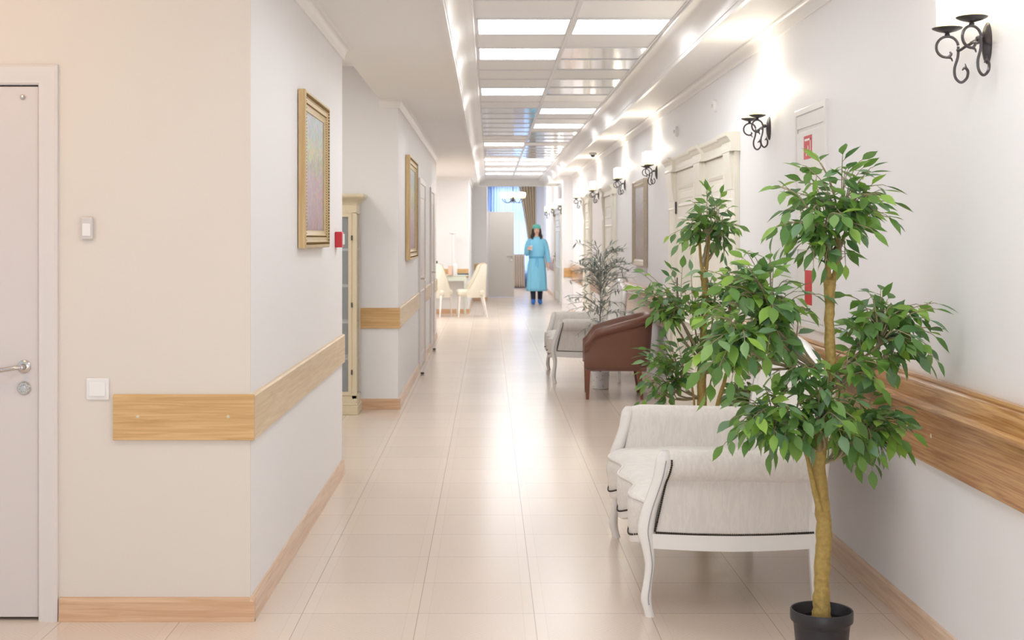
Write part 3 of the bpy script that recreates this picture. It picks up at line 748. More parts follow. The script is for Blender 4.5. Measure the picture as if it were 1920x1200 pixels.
# ------------------------------------------------------------------ wrought iron sconces
def sconce(label, y, z=2.068):
    t = thing('wall_sconce', label, 'wall lamp', (XR, y, z), group='twin-candle iron sconces on the right wall')
    bm = BM()
    TT = Matrix.Rotation(R(-90), 4, 'Y')
    lathe(bm, [(1, 0), (1, .004), (.86, .010), (.5, .017), (.0001, .020)], T=Matrix.Diagonal((1, .034, .066, 1)) @ TT, seg=24)
    obj('backplate', bm, M['iron'], t)
    bm = BM()
    ell(bm, (-.030, 0, .014), (.011, .011, .011), 12, 8)
    tube(bm, [(-.01, 0, .014), (-.03, 0, .014), (-.055, 0, .0)], .0055, 8)
    for s in (-1, 1):
        # arm runs sideways then rises into a scroll carrying the cup
        cx, cyy = -.092, s*.108
        tube(bm, spl([(-.04, 0, .006), (-.056, s*.040, -.004), (-.060, s*.075, -.010), (-.062, s*.098, -.008)], 5), .0048, 8)
        u = Vector((.95, -s*.28, 0)).normalized()       # plane of the scroll
        def P(a, zz): return tuple(Vector((cx, cyy, 0))+u*a+Vector((0, 0, zz)))
        r = .034; zc = .004
        pts = []
        for k in range(0, 24):
            a = R(-62-k*12.5); pts.append(P(r*math.cos(a), zc+r*math.sin(a)))
        big = [P(r*math.cos(R(90-k*15)), zc+r*math.sin(R(90-k*15))) for k in range(0, 5)]
        # closed-ish upper circle
        tube(bm, [P(-(r)*math.cos(R(a)), zc+r*math.sin(R(a))) for a in range(-80, 181, 15)][::-1] , [.0046]*18, 8)
        tube(bm, spl([P(-r*math.cos(R(-80)), zc-r*math.sin(R(80))), P(.004, zc-r+.001), P(.012, zc-r+.010), P(.008, zc-r+.018)], 4), [.0046]*10+[.003]*3, 8)
        tube(bm, spl([P(.002, zc-r), P(.012, zc-r-.004), P(.016, zc-r-.014)], 4), [.0046, .0044, .004, .0038, .0034, .003, .0026, .002, .0012], 6)
        # long S dropping from the circle with a curl
        tube(bm, spl([P(r, zc+.0), P(r*.96, -.03), P(r*.66, -.068), P(r*.76, -.098), P(r*1.25, -.113), P(r*1.75, -.100), P(r*1.86, -.078), P(r*1.6, -.066), P(r*1.35, -.074)], 5), [.0046]*36+[.004, .0035, .003, .0025, .002], 8)
        tube(bm, [P(r*1.72, -.070), P(r*1.62, -.052)], [.004, .001], 6)
        tube(bm, [P(0, zc+r-.002), P(0, .050)], .0062, 8)
        ell(bm, P(0, .044), (.009, .009, .005), 10, 6)
    obj('arms', bm, M['iron'], t)
    for s in (-1, 1):
        bm = BM(); lathe(bm, [(.006, .048), (.012, .050), (.030, .055), (.046, .062), (.0485, .0655), (.046, .0665), (.030, .060), (.0001, .057)], (-.092, s*.108, 0), 24)
        cp = obj('candle_cup', bm, M['iron'], t)
        bm = BM(); lathe(bm, [(.030, .0625), (.0335, .066), (.0345, .19), (.0335, .194), (.031, .194), (.031, .067), (.0001, .067)], (-.092, s*.108, 0), 24)
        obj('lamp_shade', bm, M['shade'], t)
        lo = lamp('candle_bulb', 'POINT', (-.092, s*.108, .215), UP_W, (1, .90, .74), .025); lo.parent = t
    return t
sc_pos = [(4.15, 'largest and nearest twin-candle iron sconce, top right above the handrail'),
          (7.38, 'second nearest twin-candle iron sconce, right beside the fire hose cabinet'),
          (12.33, 'third nearest iron sconce, between the double doorway and the tall picture'),
          (15.2, 'iron sconce on the right wall between tall picture and middle doorway'),
          (18.85, 'iron sconce on the right wall between the two far doorways'),
          (22.4, 'iron sconce on the right wall just before the white jamb'),
          (27.6, 'nearest of the three far iron sconces beyond the white jamb'),
          (30.8, 'middle of the three far iron sconces beyond the white jamb'),
          (34.2, 'farthest of the three iron sconces beyond the white jamb')]
s0 = sconce(sc_pos[0][1], sc_pos[0][0])
for y, lab in sc_pos[1:]: dup(s0, (XR, y, 2.068), label=lab)

# ceiling cameras
for (y, x, zz, lab) in ((18.0, 1.47, ZS, 'small dome camera under the right soffit between the far sconces'), (31.5, 1.30, 3.05, 'small dome camera on the far hall ceiling')):
    if zz > 3: continue
    t = thing('dome_camera', lab, 'camera', (x-.3 if False else 1.18+.25, y, zz))
    bm = BM(); lathe(bm, [(.05, 0), (.05, -.02), (.042, -.03), (.0001, -.03)], seg=20); obj('base', bm, M['plastic'], t)
    bm = BM(); ell(bm, (0, 0, -.03), (.032, .032, .03), 14, 8); obj('dome', bm, M['black'], t)

# ------------------------------------------------------------------ white settee
def settee(label, loc):
    t = thing('settee', label, 'settee', loc, group='white carved settees along the right wall')
    Lg = 1.36
    # frame legs and posts
    for y in (.02, Lg-.02):
        s = 1 if y < .5 else -1
        bm = BM()
        prof = spl([(.012, .0, .020), (.004, .03, .019), (-.003, .07, .0215), (.004, .13, .0185), (.012, .20, .0195), (.004, .27, .026), (-.004, .33, .033), (.008, .40, .032), (.031, .47, .030), (.051, .53, .029), (.062, .58, .031), (.068, .613, .029), (.070, .634, .015)], 4)
        rows = []
        for x, z, r in prof:
            rows.append([(x+r*math.cos(a)*1.0, y+.021*math.sin(a)*(1 if z < .6 else .7), z) for a in [2*PI*k/12 for k in range(12)]])
        grid_surf(bm, rows, True, True)
        lg = obj('front_leg', bm, M['whitewood'], t, ang=50)
        # carved groove line down the outside
        bm = BM(); tube(bm, [(x+.006, y-s*.021, z) for x, z, r in prof if .04 < z < .60], .0022, 6); obj('groove', bm, M['groove'], lg)
    for y in (.03, Lg-.03):
        bm = BM()
        rows = [[(x+dx*r, y+dy*.018, z) for dx, dy in ((-1, -1), (1, -1), (1, 1), (-1, 1))] for x, z, r in ((.655, 0, .014), (.648, .12, .017), (.640, .30, .022), (.648, .62, .022))]
        grid_surf(bm, rows, True, True); obj('back_leg', bm, M['whitewood'], t, bevel=.005, smooth=False)
    # seat rails
    bm = BM()
    for y in (.006, Lg-.030):
        n = 14; rows = []
        for k in range(n+1):
            u = k/n; x = .02+u*.625; sag = .012*math.sin(PI*u)
            rows.append([(x, y, .262-sag), (x, y+.024, .262-sag), (x, y+.024, .318-sag*.7), (x, y, .318-sag*.7)])
        grid_surf(bm, rows, True, True)
    bx(bm, .62, .65, .03, Lg-.03, .27, .33)
    obj('seat_rail', bm, M['whitewood'], t, ang=35)
    def serp(y):     # front outline of the seat, three soft swells
        u = (y-.02)/(Lg-.04); e = min(1, min(u, 1-u)*9)
        return .012-e*(.030+.020*math.cos(2*PI*3*(u-.5)))
    def scal(y):
        u = (y-.02)/(Lg-.04); return .286-.020*math.cos(2*PI*3*(u-.5))
    ys = [.04+(Lg-.08)*k/60 for k in range(61)]
    bm = BM(); rows = []
    for y in ys: x = serp(y); z = scal(y); rows.append([(x+.004, y, z-.030), (x-.006, y, z-.026), (x-.008, y, z), (x+.004, y, z+.004), (x+.03, y, z+.002), (x+.03, y, z-.03)])
    grid_surf(bm, rows, True, True); obj('front_rail', bm, M['whitewood'], t, ang=40)
    # seat
    bm = BM(); rows = []
    for i, y in enumerate(ys):
        x = serp(y); z = scal(y); u = i/60; cr = .018*math.sin(PI*u)**.5
        pr = [(x+.03, z), (x-.002, z+.002), (x-.010, z+.03), (x-.012, .375), (x-.010, .410), (x-.002, .424), (x+.02, .432+cr), (x+.10, .440+cr), (x+.3, .445+cr), (.60, .44+cr), (.64, .42), (.64, .32)]
        rows.append([(a, y, b) for a, b in pr])
    grid_surf(bm, rows, True, True); st = obj('seat', bm, M['fabs'], t, ang=50)
    bm = BM()
    tube(bm, [(serp(y)-.006, y, .424) for y in ys], .005, 6); obj('piping', bm, M['fab'], st)
    bm = BM()
    for k in range(1, 90):
        y = .04+(Lg-.08)*k/90; ell(bm, (serp(y)-.010, y, scal(y)+.004), (.0035, .0048, .0046), 6, 4)
    obj('nailhead_trim', bm, M['nail'], st)
    # arms
    for y, s in ((.02, -1), (Lg-.02, 1)):
        bm = BM(); rows = []
        fx = lambda z: .016+.058*max(0, min(1, (z-.33)/.26))+.012
        n = 18
        for k in range(n+1):
            u = k/n
            row = []
            # closed section: outside panel, rolled top, inside
            sec = [(s*.006, .318), (s*.008, .40), (s*.010, .48), (s*.012, .525)]
            for a in range(-70, 200, 22):
                sec.append((s*.010+s*.052*math.cos(R(a)), .583+.060*math.sin(R(a))))
            sec += [(-s*.040, .52), (-s*.045, .44), (-s*.045, .318)]
            for dy, z in sec:
                x = fx(z)+u*(.645-fx(z)); pin = 1-.18*max(0, 1-u*14)
                zz = .583+(z-.583)*pin if z > .53 else z
                row.append((x, y+(dy*pin if z > .53 else dy), zz-.012*u*(1 if z > .5 else 0)))
            rows.append(row)
        grid_surf(bm, rows, True, True); ar = obj('arm', bm, M['fab'], t, ang=60)
        # nailheads along the lower edge and the front edge
        bm = BM()
        yo = y+s*.008
        n = 72
        for k in range(n+1):
            u = k/n; x = .035+u*.60; z = .322-.010*math.sin(PI*u)
            ell(bm, (x, yo+s*.001, z), (.0046, .0035, .0046), 8, 5)
        n = 34
        for k in range(1, n+1):
            z = .322+k*(.282/n); x = fx(z)+.007
            q = max(0, min(1, (z-.49)/.07)); e = s*(.014+.042*q*q*(3-2*q)*math.sqrt(max(.3, 1-((z-.583)/.08)**2)))
            ell(bm, (x-.005, y+e, z), (.0046, .0042, .0046), 8, 5)
        obj('nailhead_trim', bm, M['nail'], ar)
        # seam below the roll
        bm = BM(); tube(bm, [(fx(.53)+.02+u*.56, y+s*.014, .527-.006*u) for u in (0, .25, .5, .75, 1)], .003, 6); obj('piping', bm, M['fab'], ar)
    # back: arched frame and pad
    A = spl([(.40, Lg/2-.66, 0), (.60, Lg/2-.665, 0), (.76, Lg/2-.655, 0), (.87, Lg/2-.60, 0), (.925, Lg/2-.50, 0), (.95, Lg/2-.34, 0), (.985, Lg/2-.16, 0), (1.0, Lg/2, 0)], 5)
    full = [(y, z) for z, y, _ in A]+[(Lg-y, z) for z, y, _ in A[::-1][1:]]
    xb = lambda z: .655+.075*max(0, z-.44)/.56
    bm = BM(); tube(bm, [(xb(z), y, z) for y, z in full], .026, 12, flat=1.0)
    fr = obj('back_frame', bm, M['whitewood'], t, ang=60)
    bm = BM(); cy_, cz = Lg/2, .70
    tube(bm, [(xb(z)-.024, cy_+(y-cy_)*.985, cz+(z-cz)*.975) for y, z in full], .0028, 6); obj('groove', bm, M['groove'], fr)
    bm = BM(); rows = []
    for f, off in ((.0, .045), (.3, .042), (.6, .036), (.85, .022), (.96, .004), (.975, -.01)):
        rows.append([(xb(z*f+cz*(1-f) if f else cz)-off, cy_+(y-cy_)*max(f, .001), cz+(z-cz)*max(f, .001)) for y, z in full+[(full[-1][0]*.5+full[0][0]*.5, .40)]])
    rows = rows[::-1]
    V = grid_surf(bm, rows, True); 
    bmesh.ops.remove_doubles(bm, verts=bm.verts[:], dist=.0015)
    obj('back_pad', bm, M['fabs'], t, ang=60)
    bm = BM(); rows = [[(xb(z)+.012, cy_+(y-cy_)*f, cz+(z-cz)*f) for y, z in full] for f in (.98, .5, .05)]
    grid_surf(bm, rows, True, False); bm.faces.new([bm.verts[:][-len(full)+i] for i in range(len(full))]) if False else None
    obj('back_cover', bm, M['fab'], t, ang=60)
    return t
se = settee('white carved settee with nailhead-trimmed arms beside the large ficus', (.605, 4.99, 0))
dup(se, (.648, 13.04, 0), label='smaller-looking white settee behind the brown leather chair and olive tree')

# ------------------------------------------------------------------ brown leather tub chair, faces left
def tub():
    t = thing('tub_chair', 'brown leather tub armchair with wooden legs before the white olive pot', 'armchair', (.85, 11.69, 0), R(-3))
    D, Wd = .60, .64      # depth in x, width in y
    # plan path of outer shell: near front -> back -> far front
    path = []
    r = .20
    path += [(x, 0) for x in (0, .04, .10, .18, .28, .36)]
    for k in range(0, 7): a = R(-90+k*15); path.append((D-r+r*math.cos(a), r+r*math.sin(a)))
    path += [(D, .32)]
    for k in range(0, 7): a = R(k*15); path.append((D-r+r*math.cos(a), Wd-r+r*math.sin(a)))
    path += [(x, Wd) for x in (.36, .28, .18, .10, .04, 0)]
    cxy = (.30, Wd/2)
    def ztop(x, y):
        f = max(0, min(1, x/.10)); base = .50+.115*(f*f*(3-2*f)); return base+.155*max(0, (x-.06)/(D-.06))**.9
    rows = []
    n = len(path)
    for i, (x, y) in enumerate(path):
        a = path[max(i-1, 0)]; b = path[min(i+1, n-1)]
        tx, ty = b[0]-a[0], b[1]-a[1]; l = math.hypot(tx, ty); nx, ny = ty/l, -tx/l     # outward
        z = ztop(x, y); e = .02*max(0, (z-.5)/.25)
        tf = min(1, x/.08)
        rr = .040*(.55+.45*tf)
        sec = [(-.075, .30), (-.004, .285), (.0, .30), (.004, .40), (e, z-.105), (e+.004, z-.075)]
        c_o, c_z = e-.012, z-rr
        for a_ in range(-30, 200, 23): sec.append((c_o+rr*math.cos(R(a_)), c_z+rr*math.sin(R(a_))))
        sec += [(-.070, z-.10), (-.085, .46), (-.085, .36)]
        rows.append([(x+nx*o, y+ny*o, zz) for o, zz in sec])
    bm = BM(); grid_surf(bm, rows, True, True); sh = obj('shell', bm, M['leather'], t, ang=60)
    bm = BM()
    pts = []
    for i, (x, y) in enumerate(path):
        a = path[max(i-1, 0)]; b = path[min(i+1, n-1)]; tx, ty = b[0]-a[0], b[1]-a[1]; l = math.hypot(tx, ty)
        z = ztop(x, y); e = .02*max(0, (z-.5)/.25); pts.append((x+ty/l*(e+.005), y-tx/l*(e+.005), z-.088))
    tube(bm, pts, .004, 6); obj('piping', bm, M['leather'], sh)
    bm = BM(); bx(bm, .005, .52, .07, Wd-.07, .285, .47); obj('seat', bm, M['leather'], t, bevel=.035, smooth=True, seg=4)
    bm = BM(); bx(bm, .02, .56, .03, Wd-.03, .255, .29); obj('base', bm, M['leather'], t, bevel=.005, smooth=False)
    for x, y in ((.035, .035), (.035, Wd-.035), (.49, .035), (.49, Wd-.035)):
        bm = BM(); back = x > .3
        rows = [[(x+(.028 if back else -.004)*(1 if z < .1 else 0)+dx*q, y+dy*q, z) for dx, dy in ((-1, -1), (1, -1), (1, 1), (-1, 1))] for z, q in ((0, .013), (.27, .024))]
        grid_surf(bm, rows, True, True); obj('leg', bm, M['legwood'], t, bevel=.003, smooth=False)
tub()

# ------------------------------------------------------------------ artificial ficus trees
def leaf(bm, p, d, up, L_, W_, fold=.25, droop=.18):
    d = d.normalized(); s = d.cross(up)
    if s.length < 1e-3: s = d.cross(Vector((1, 0, 0)))
    s.normalize(); nrm = s.cross(d).normalized()
    prof = [(.0, .0), (.10, .30), (.30, .92), (.50, 1.0), (.70, .72), (.88, .22), (1.0, 0)]
    mid = []; lt = []; rt = []
    for u, w_ in prof:
        c = p+d*L_*u-nrm*L_*droop*u*u; mid.append(bm.verts.new(c))
        if w_ > 0:
            off = s*W_*.5*w_; h = nrm*W_*.5*w_*fold
            lt.append(bm.verts.new(c+off+h)); rt.append(bm.verts.new(c-off+h))
    for side_, fl in ((lt, False), (rt, True)):
        F_ = [(mid[0], side_[0], mid[1])]
        for k in range(len(side_)-1): F_.append((mid[k+1], side_[k], side_[k+1], mid[k+2]))
        F_.append((mid[-2], side_[-1], mid[-1]))
        for f in F_: bm.faces.new(f[::-1] if fl else f)
def ficus(label, loc, trunk, clusters, seed, Lr=(.056, .082), ymax=99, xmax=99, ymin=-99, pot=True, zpot=.2, leaves_k=1.0):
    rnd = random.Random(seed)
    t = thing('ficus_tree', label, 'potted tree', loc, group='artificial ficus trees in black pots')
    org = Vector(loc)
    bt, bb, bl = BM(), BM(), BM()
    for pts in trunk:
        q = spl(pts, 5)
        P = []; Rr = []
        for (x, y, z, r) in q:
            P.append((x+rnd.uniform(-.002, .002), y+rnd.uniform(-.002, .002), z)); Rr.append(r*(1+rnd.uniform(-.07, .07)))
        tube(bt, P, Rr, 12)
    for (c, rad, root, nt, dens) in clusters:
        c = Vector(c); root = Vector(root)
        hub = root.lerp(c, .62)-Vector((0, 0, rad[2]*.30))
        nb = max(3, nt//6); hubs = []
        for k in range(nb):
            hp = hub+Vector((rnd.uniform(-.35, .35)*rad[0], rnd.uniform(-.35, .35)*rad[1], rnd.uniform(-.2, .4)*rad[2]))
            mid = root.lerp(hp, .5)+Vector((rnd.uniform(-.015, .015), rnd.uniform(-.015, .015), -.01))
            tube(bb, spl([tuple(root)+(.007,), tuple(mid)+(.006,), tuple(hp)+(.0042,)], 4) and [q[:3] for q in spl([tuple(root), tuple(mid), tuple(hp)], 4)], .0048, 6)
            hubs.append(hp)
        for k in range(nt):
            # target on a shell of the ellipsoid, more to the outside
            while True:
                v = Vector((rnd.gauss(0, 1), rnd.gauss(0, 1), rnd.gauss(0, 1))).normalized()
                if v.z > -.97: break
            f = rnd.uniform(.50, 1.16)
            e = c+Vector((v.x*rad[0]*f, v.y*rad[1]*f, v.z*rad[2]*f))
            hp = min(hubs, key=lambda h: (h-e).length+rnd.uniform(0, .05))
            m1 = hp.lerp(e, .5)+Vector((0, 0, .02+.02*rnd.random()))
            end = e+Vector((v.x*.01, v.y*.01, -.02))
            path = [Vector(q) for q in spl([tuple(hp), tuple(m1), tuple(end)], 5)]
            tube(bb, path, [.0024-.0012*i/len(path) for i in range(len(path))], 5)
            n = dens
            for j in range(n):
                u = .22+.78*j/(n-1); idx = u*(len(path)-1); i0 = min(int(idx), len(path)-2)
                p = path[i0].lerp(path[i0+1], idx-i0); tg = (path[i0+1]-path[i0]).normalized()
                sgn = 1 if j % 2 else -1
                sd = tg.cross(Vector((0, 0, 1)));  sd = sd.normalized() if sd.length > .01 else Vector((1, 0, 0))
                dr = tg*rnd.uniform(.25, .9)+sd*sgn*rnd.uniform(.5, 1.1)+Vector((rnd.uniform(-.4, .4), rnd.uniform(-.4, .4), rnd.uniform(-1.15, .35)))
                if j == n-1: dr = tg+Vector((0, 0, -.5))
                dr.normalize(); st = p+dr*.010
                L_ = rnd.uniform(*Lr); tip = org+st+dr*L_
                if tip.x > xmax or tip.y > ymax or tip.y < ymin or (org+st).x > xmax: continue
                upv = (Vector((0, 0, 1))+Vector((rnd.uniform(-.6, .6), rnd.uniform(-.9, .3), rnd.uniform(-.2, .2)))).normalized()
                leaf(bl, st, dr, upv, L_, L_*rnd.uniform(.40, .50), rnd.uniform(.1, .35), rnd.uniform(.02, .22))
                tube(bb, [p, st+dr*.004], .0011, 4, cap=False)
    obj('trunk', bt, M['bark'], t, ang=70); obj('branches', bb, M['bark2'], t); obj('foliage', bl, M['leaf'], t, smooth=True, ang=80)
    if pot:
        z = zpot; r = .104
        bm = BM(); lathe(bm, [(.074, 0), (.078, .004), (r*.90, z-.045), (r*.90, z-.038), (r*.99, z-.036), (r, z-.030), (r, z-.003), (r*.985, z), (r*.94, z), (r*.925, z-.004), (r*.90, z-.05), (r*.84, z-.06)], seg=48)
        obj('pot', bm, M['pot'], t, ang=35)
        bm = BM(); lathe(bm, [(.0001, z-.045), (r*.5, z-.042), (r*.905, z-.047)], seg=32); obj('soil', bm, M['soil'], t)
    return t
S1 = 4.4/F
def f1(px, py, dy=0): return ((px-VX)*(4.4+dy)/F-1.12, dy, EYE-(py-VY)*(4.4+dy)/F)
def tr(px, py, r, dy=0): return f1(px, py, dy)+(r,)
ficus('tall ficus tree in a black pot, nearest the viewer in front of the settee', (1.12, 4.4, 0),
    [[tr(1540, 1160, .033), tr(1541, 1120, .028), tr(1542, 1050, .027), tr(1545, 990, .027), tr(1538, 920, .026), tr(1535, 860, .025), tr(1546, 770, .021), tr(1557, 690, .018), tr(1555, 600, .017), tr(1556, 560, .0175), tr(1555, 530, .021), tr(1555, 521, .013)],
     [tr(1556, 535, .013), tr(1552, 505, .009), tr(1549, 470, .008), tr(1545, 420, .006)],
     [tr(1558, 535, .013), tr(1568, 505, .010), tr(1570, 470, .008), tr(1572, 420, .006)],
     [tr(1538, 960, .010, -.025), tr(1518, 880, .008, -.03), tr(1505, 810, .007, -.03)]],
    [(f1(1560, 380, -.02), (.175, .14, .18), f1(1556, 480), 54, 6),
     (f1(1565, 455, -.04), (.13, .10, .06), f1(1556, 490), 7, 6),
     (f1(1420, 560, -.03), (.180, .13, .175), f1(1545, 700), 50, 6),
     (f1(1355, 640, -.16), (.100, .08, .150), f1(1490, 690), 21, 6),
     (f1(1670, 615, .02), (.165, .13, .150), f1(1558, 700), 45, 6),
     (f1(1590, 680, -.06), (.12, .08, .08), f1(1558, 730), 9, 6),
     (f1(1480, 680, -.02), (.12, .10, .10), f1(1548, 790), 7, 6),
     (f1(1445, 775, -.04), (.185, .13, .130), f1(1540, 850), 40, 6),
     (f1(1560, 765, -.08), (.13, .08, .11), f1(1540, 850), 20, 6),
     (f1(1640, 800, .02), (.130, .12, .140), f1(1540, 870), 34, 6)], 11, ymax=4.86, xmax=1.565)
def f2(px, py, dy=0): return ((px-VX)*(7.15+dy)/F-1.17, dy, EYE-(py-VY)*(7.15+dy)/F)
def tr2(px, py, r, dy=0): return f2(px, py, dy)+(r,)
ficus('ficus tree standing behind the near settee, before the cream double doorway', (1.17, 7.15, 0),
    [[(0, 0, .155, .03), (0, 0, .4, .026), tr2(1316, 760, .027), tr2(1316, 700, .026), tr2(1318, 640, .02), tr2(1322, 560, .018), tr2(1320, 514, .022), tr2(1320, 509, .013)],
     [tr2(1320, 520, .012), tr2(1313, 480, .008), tr2(1311, 440, .006)], [tr2(1322, 520, .012), tr2(1327, 480, .009), tr2(1330, 440, .007)],
     [(.01, -.02, .30, .014), tr2(1345, 760, .012, -.02), tr2(1362, 700, .010, -.02)], [(-.01, -.02, .35, .008), tr2(1302, 760, .006, -.02), tr2(1298, 720, .006, -.02)]],
    [(f2(1330, 410), (.19, .15, .165), f2(1320, 500), 42, 6),
     (f2(1262, 550), (.21, .14, .165), f2(1318, 680), 43, 6),
     (f2(1248, 695, -.0), (.15, .11, .20), f2(1316, 745), 37, 6),
     (f2(1375, 540), (.16, .13, .16), f2(1320, 650), 27, 6),
     (f2(1360, 640, -.05), (.18, .13, .19), f2(1318, 700), 35, 6),
     (f2(1400, 745, .08), (.14, .10, .15), f2(1330, 770), 24, 6)], 23, xmax=1.56, ymin=6.50, ymax=8.0)

# ------------------------------------------------------------------ olive plant in white pot
def olive():
    rnd = random.Random(5)
    t = thing('olive_tree', 'slender grey-green olive plant in a small white pot behind the brown chair', 'potted plant', (1.07, 12.56, 0))
    bb, bl = BM(), BM()
    tube(bb, spl([(0, 0, .12), (.003, 0, .4), (-.004, 0, .62), (.004, 0, .9), (0, 0, 1.30)], 5), [.010-.006*i/20 for i in range(21)], 8)
    for k in range(84):
        z0 = rnd.uniform(.50, 1.25); a = rnd.uniform(0, 2*PI); ln = rnd.uniform(.20, .44)*(1.15-(z0-.5)*.72)
        d = Vector((math.cos(a), math.sin(a)*.55, 0))
        p0 = Vector((0, 0, z0)); e = p0+d*ln+Vector((0, 0, rnd.uniform(.04, .20)-(.12 if z0 < .7 else 0)))
        m1 = p0.lerp(e, .5)+Vector((0, 0, .05))
        path = [Vector(q) for q in spl([tuple(p0), tuple(m1), tuple(e)], 4)]
        tube(bb, path, .002, 4)
        for j in range(11):
            u = .2+.8*j/10; idx = u*(len(path)-1); i0 = min(int(idx), len(path)-2)
            p = path[i0].lerp(path[i0+1], idx-i0); tg = (path[i0+1]-path[i0]).normalized()
            dr = (tg*rnd.uniform(.4, 1)+Vector((rnd.uniform(-.8, .8), rnd.uniform(-.8, .8), rnd.uniform(-.7, .8)))).normalized()
            L_ = rnd.uniform(.05, .09)
            q = p+dr*L_
            if q.z < .78 and q.y < -.2: continue
            if q.z < 1.0 and q.y > .36: continue
            leaf(bl, p, dr, Vector((rnd.uniform(-.5, .5), rnd.uniform(-.5, .5), 1)), L_, L_*.20, .2, .12)
    obj('stem', bb, M['barkg'], t); obj('foliage', bl, M['leaf_o'], t, ang=80)
    bm = BM(); lathe(bm, [(.072, 0), (.080, .006), (.085, .165), (.083, .170), (.078, .168), (.076, .14), (.0001, .14)], seg=28); po = obj('pot', bm, M['potw'], t)
    bm = BM()
    for k in range(26):
        a = rnd.uniform(0, 2*PI); z = rnd.uniform(.02, .15); r = .081+.005*z/.165
        ell(bm, (r*math.cos(a), r*math.sin(a), z), (.004, .004, .004), 6, 4)
    obj('speckles', bm, M['speck'], po)
olive()

# ------------------------------------------------------------------ desk corner in the far alcove
def side_chair(label, loc, rz):
    t = thing('upholstered_chair', label, 'chair', loc, rz, group='cream upholstered chairs at the desk')
    # faces local -y
    bm = BM(); bx(bm, -.24, .24, -.26, .22, .38, .50); obj('seat', bm, M['chairfab'], t, bevel=.04, smooth=True, seg=3)
    bm = BM(); rows = []
    for k in range(15):
        u = -1+2*k/14; x = .26*math.sin(u*PI/2)*1.0; yb = .26-.20*(1-math.cos(u*PI/2))**1.2*1.6
        side_ = abs(u); top = .98-.46*max(0, side_-.55)/.45
        rows.append([(x*.96, yb-.03, .36), (x*1.0, yb-.055, .5), (x*.98, yb-.03, top-.02), (x*1.0, yb, top), (x*1.06, yb+.03, top-.02), (x*1.08, yb+.012, .5), (x*1.04, yb+.012, .36)])
    grid_surf(bm, rows, True, True); bk = obj('backrest', bm, M['chairfab'], t, ang=60)
    bm = BM(); tube(bm, [(r[3][0], r[3][1], r[3][2]+.002) for r in rows], .008, 6); obj('piping', bm, M['piping'], bk)
    for x, y, o in ((-.2, -.22, -.03), (.2, -.22, -.03), (-.2, .2, .08), (.2, .2, .08)):
        bm = BM(); tube(bm, [(x, y, .40), (x*1.05, y+o, 0)], [.022, .012], 8); obj('leg', bm, M['whitewood'], t)
    return t
side_chair('cream chair at the left of the desk, half hidden by the wall corner', (-.98, 23.95, 0), R(158))
side_chair('cream chair in profile at the right of the desk, facing left', (-.33, 24.05, 0), R(-84))
dt = thing('writing_desk', 'small pale desk with curved legs between the two cream chairs', 'desk', (-.86, 24.72, 0))
bm = BM(); bx(bm, -.46, .46, -.22, .22, .73, .755); obj('desk_top', bm, M['desk'], dt, bevel=.008, smooth=False)
bm = BM(); bx(bm, -.42, .42, -.21, .21, .64, .73); obj('apron', bm, M['desk'], dt, bevel=.004, smooth=False)
for x in (-.4, .4):
    for y in (-.19, .19):
        bm = BM(); tube(bm, spl([(x, y, .72), (x*1.04, y*1.05, .58), (x*.97, y, .3), (x*1.03, y*1.05, 0)], 5), [.026]*4+[.03]*2+[.022]*4+[.016]*4+[.015]*2, 8); obj('leg', bm, M['desk'], dt)
Z = .755
def deskpt(px, y): return ((px-VX)*y/F, y)
x, y = deskpt(852, 24.55)
t = thing('hand_sanitizer_bottle', 'white bottle standing on the desk', 'bottle', (x, y, Z))
bm = BM(); lathe(bm, [(.050, 0), (.053, .01), (.053, .17), (.04, .20), (.018, .215), (.018, .24), (.0001, .24)], seg=18); obj('body', bm, M['plastic'], t)
bm = BM(); tube(bm, [(0, 0, .24), (0, 0, .27), (-.04, 0, .272)], .009, 8); obj('pump', bm, M['plastic'], t)
x, y = deskpt(849, 24.72)
t = thing('desk_lamp', 'tall thin white column lamp with a flat disc top behind the bottle', 'lamp', (x, y, Z))
bm = BM(); lathe(bm, [(.06, 0), (.06, .015), (.014, .02), (.0001, .02)], seg=18); obj('base', bm, M['pipe'], t)
bm = BM(); tube(bm, [(0, 0, .015), (0, 0, .78)], .020, 10); obj('pole', bm, M['pipe'], t)
bm = BM(); lathe(bm, [(.02, .765), (.075, .78), (.075, .80), (.0001, .805)], seg=20); obj('lamp_head', bm, M['pipe'], t)
x, y = deskpt(868, 24.6)
bm = BM(); bx(bm, -.10, .11, -.08, .08, 0, .028); nb = tag(obj('notebook', bm, M['green_sc'], bevel=.003, smooth=False), 'dark grey-blue notebook lying on the right of the desk', 'notebook'); nb.location = (x, y, Z)
x, y = deskpt(845, 24.48)
bm = BM(); prism(bm, [(-.03, 0), (.03, 0), (.005, .17), (-.005, .17)], 'x', -.035, .035); cd_ = tag(obj('card_holder', bm, M['peach'], smooth=False), 'small peach card stand left of the white bottle', 'card'); cd_.location = (x-.01, y, Z)
x, y = deskpt(821, 24.6)
t = thing('computer_monitor', 'dark narrow monitor edge at the left end of the desk', 'monitor', (x-.03, y, Z))
bm = BM(); bx(bm, -.025, .025, -.09, .09, .06, .26); obj('screen', bm, M['black'], t, bevel=.003, smooth=False)
bm = BM(); bx(bm, -.05, .05, -.05, .05, 0, .012); bx(bm, -.012, .012, -.015, .015, .01, .08); obj('stand', bm, M['black'], t, smooth=False)
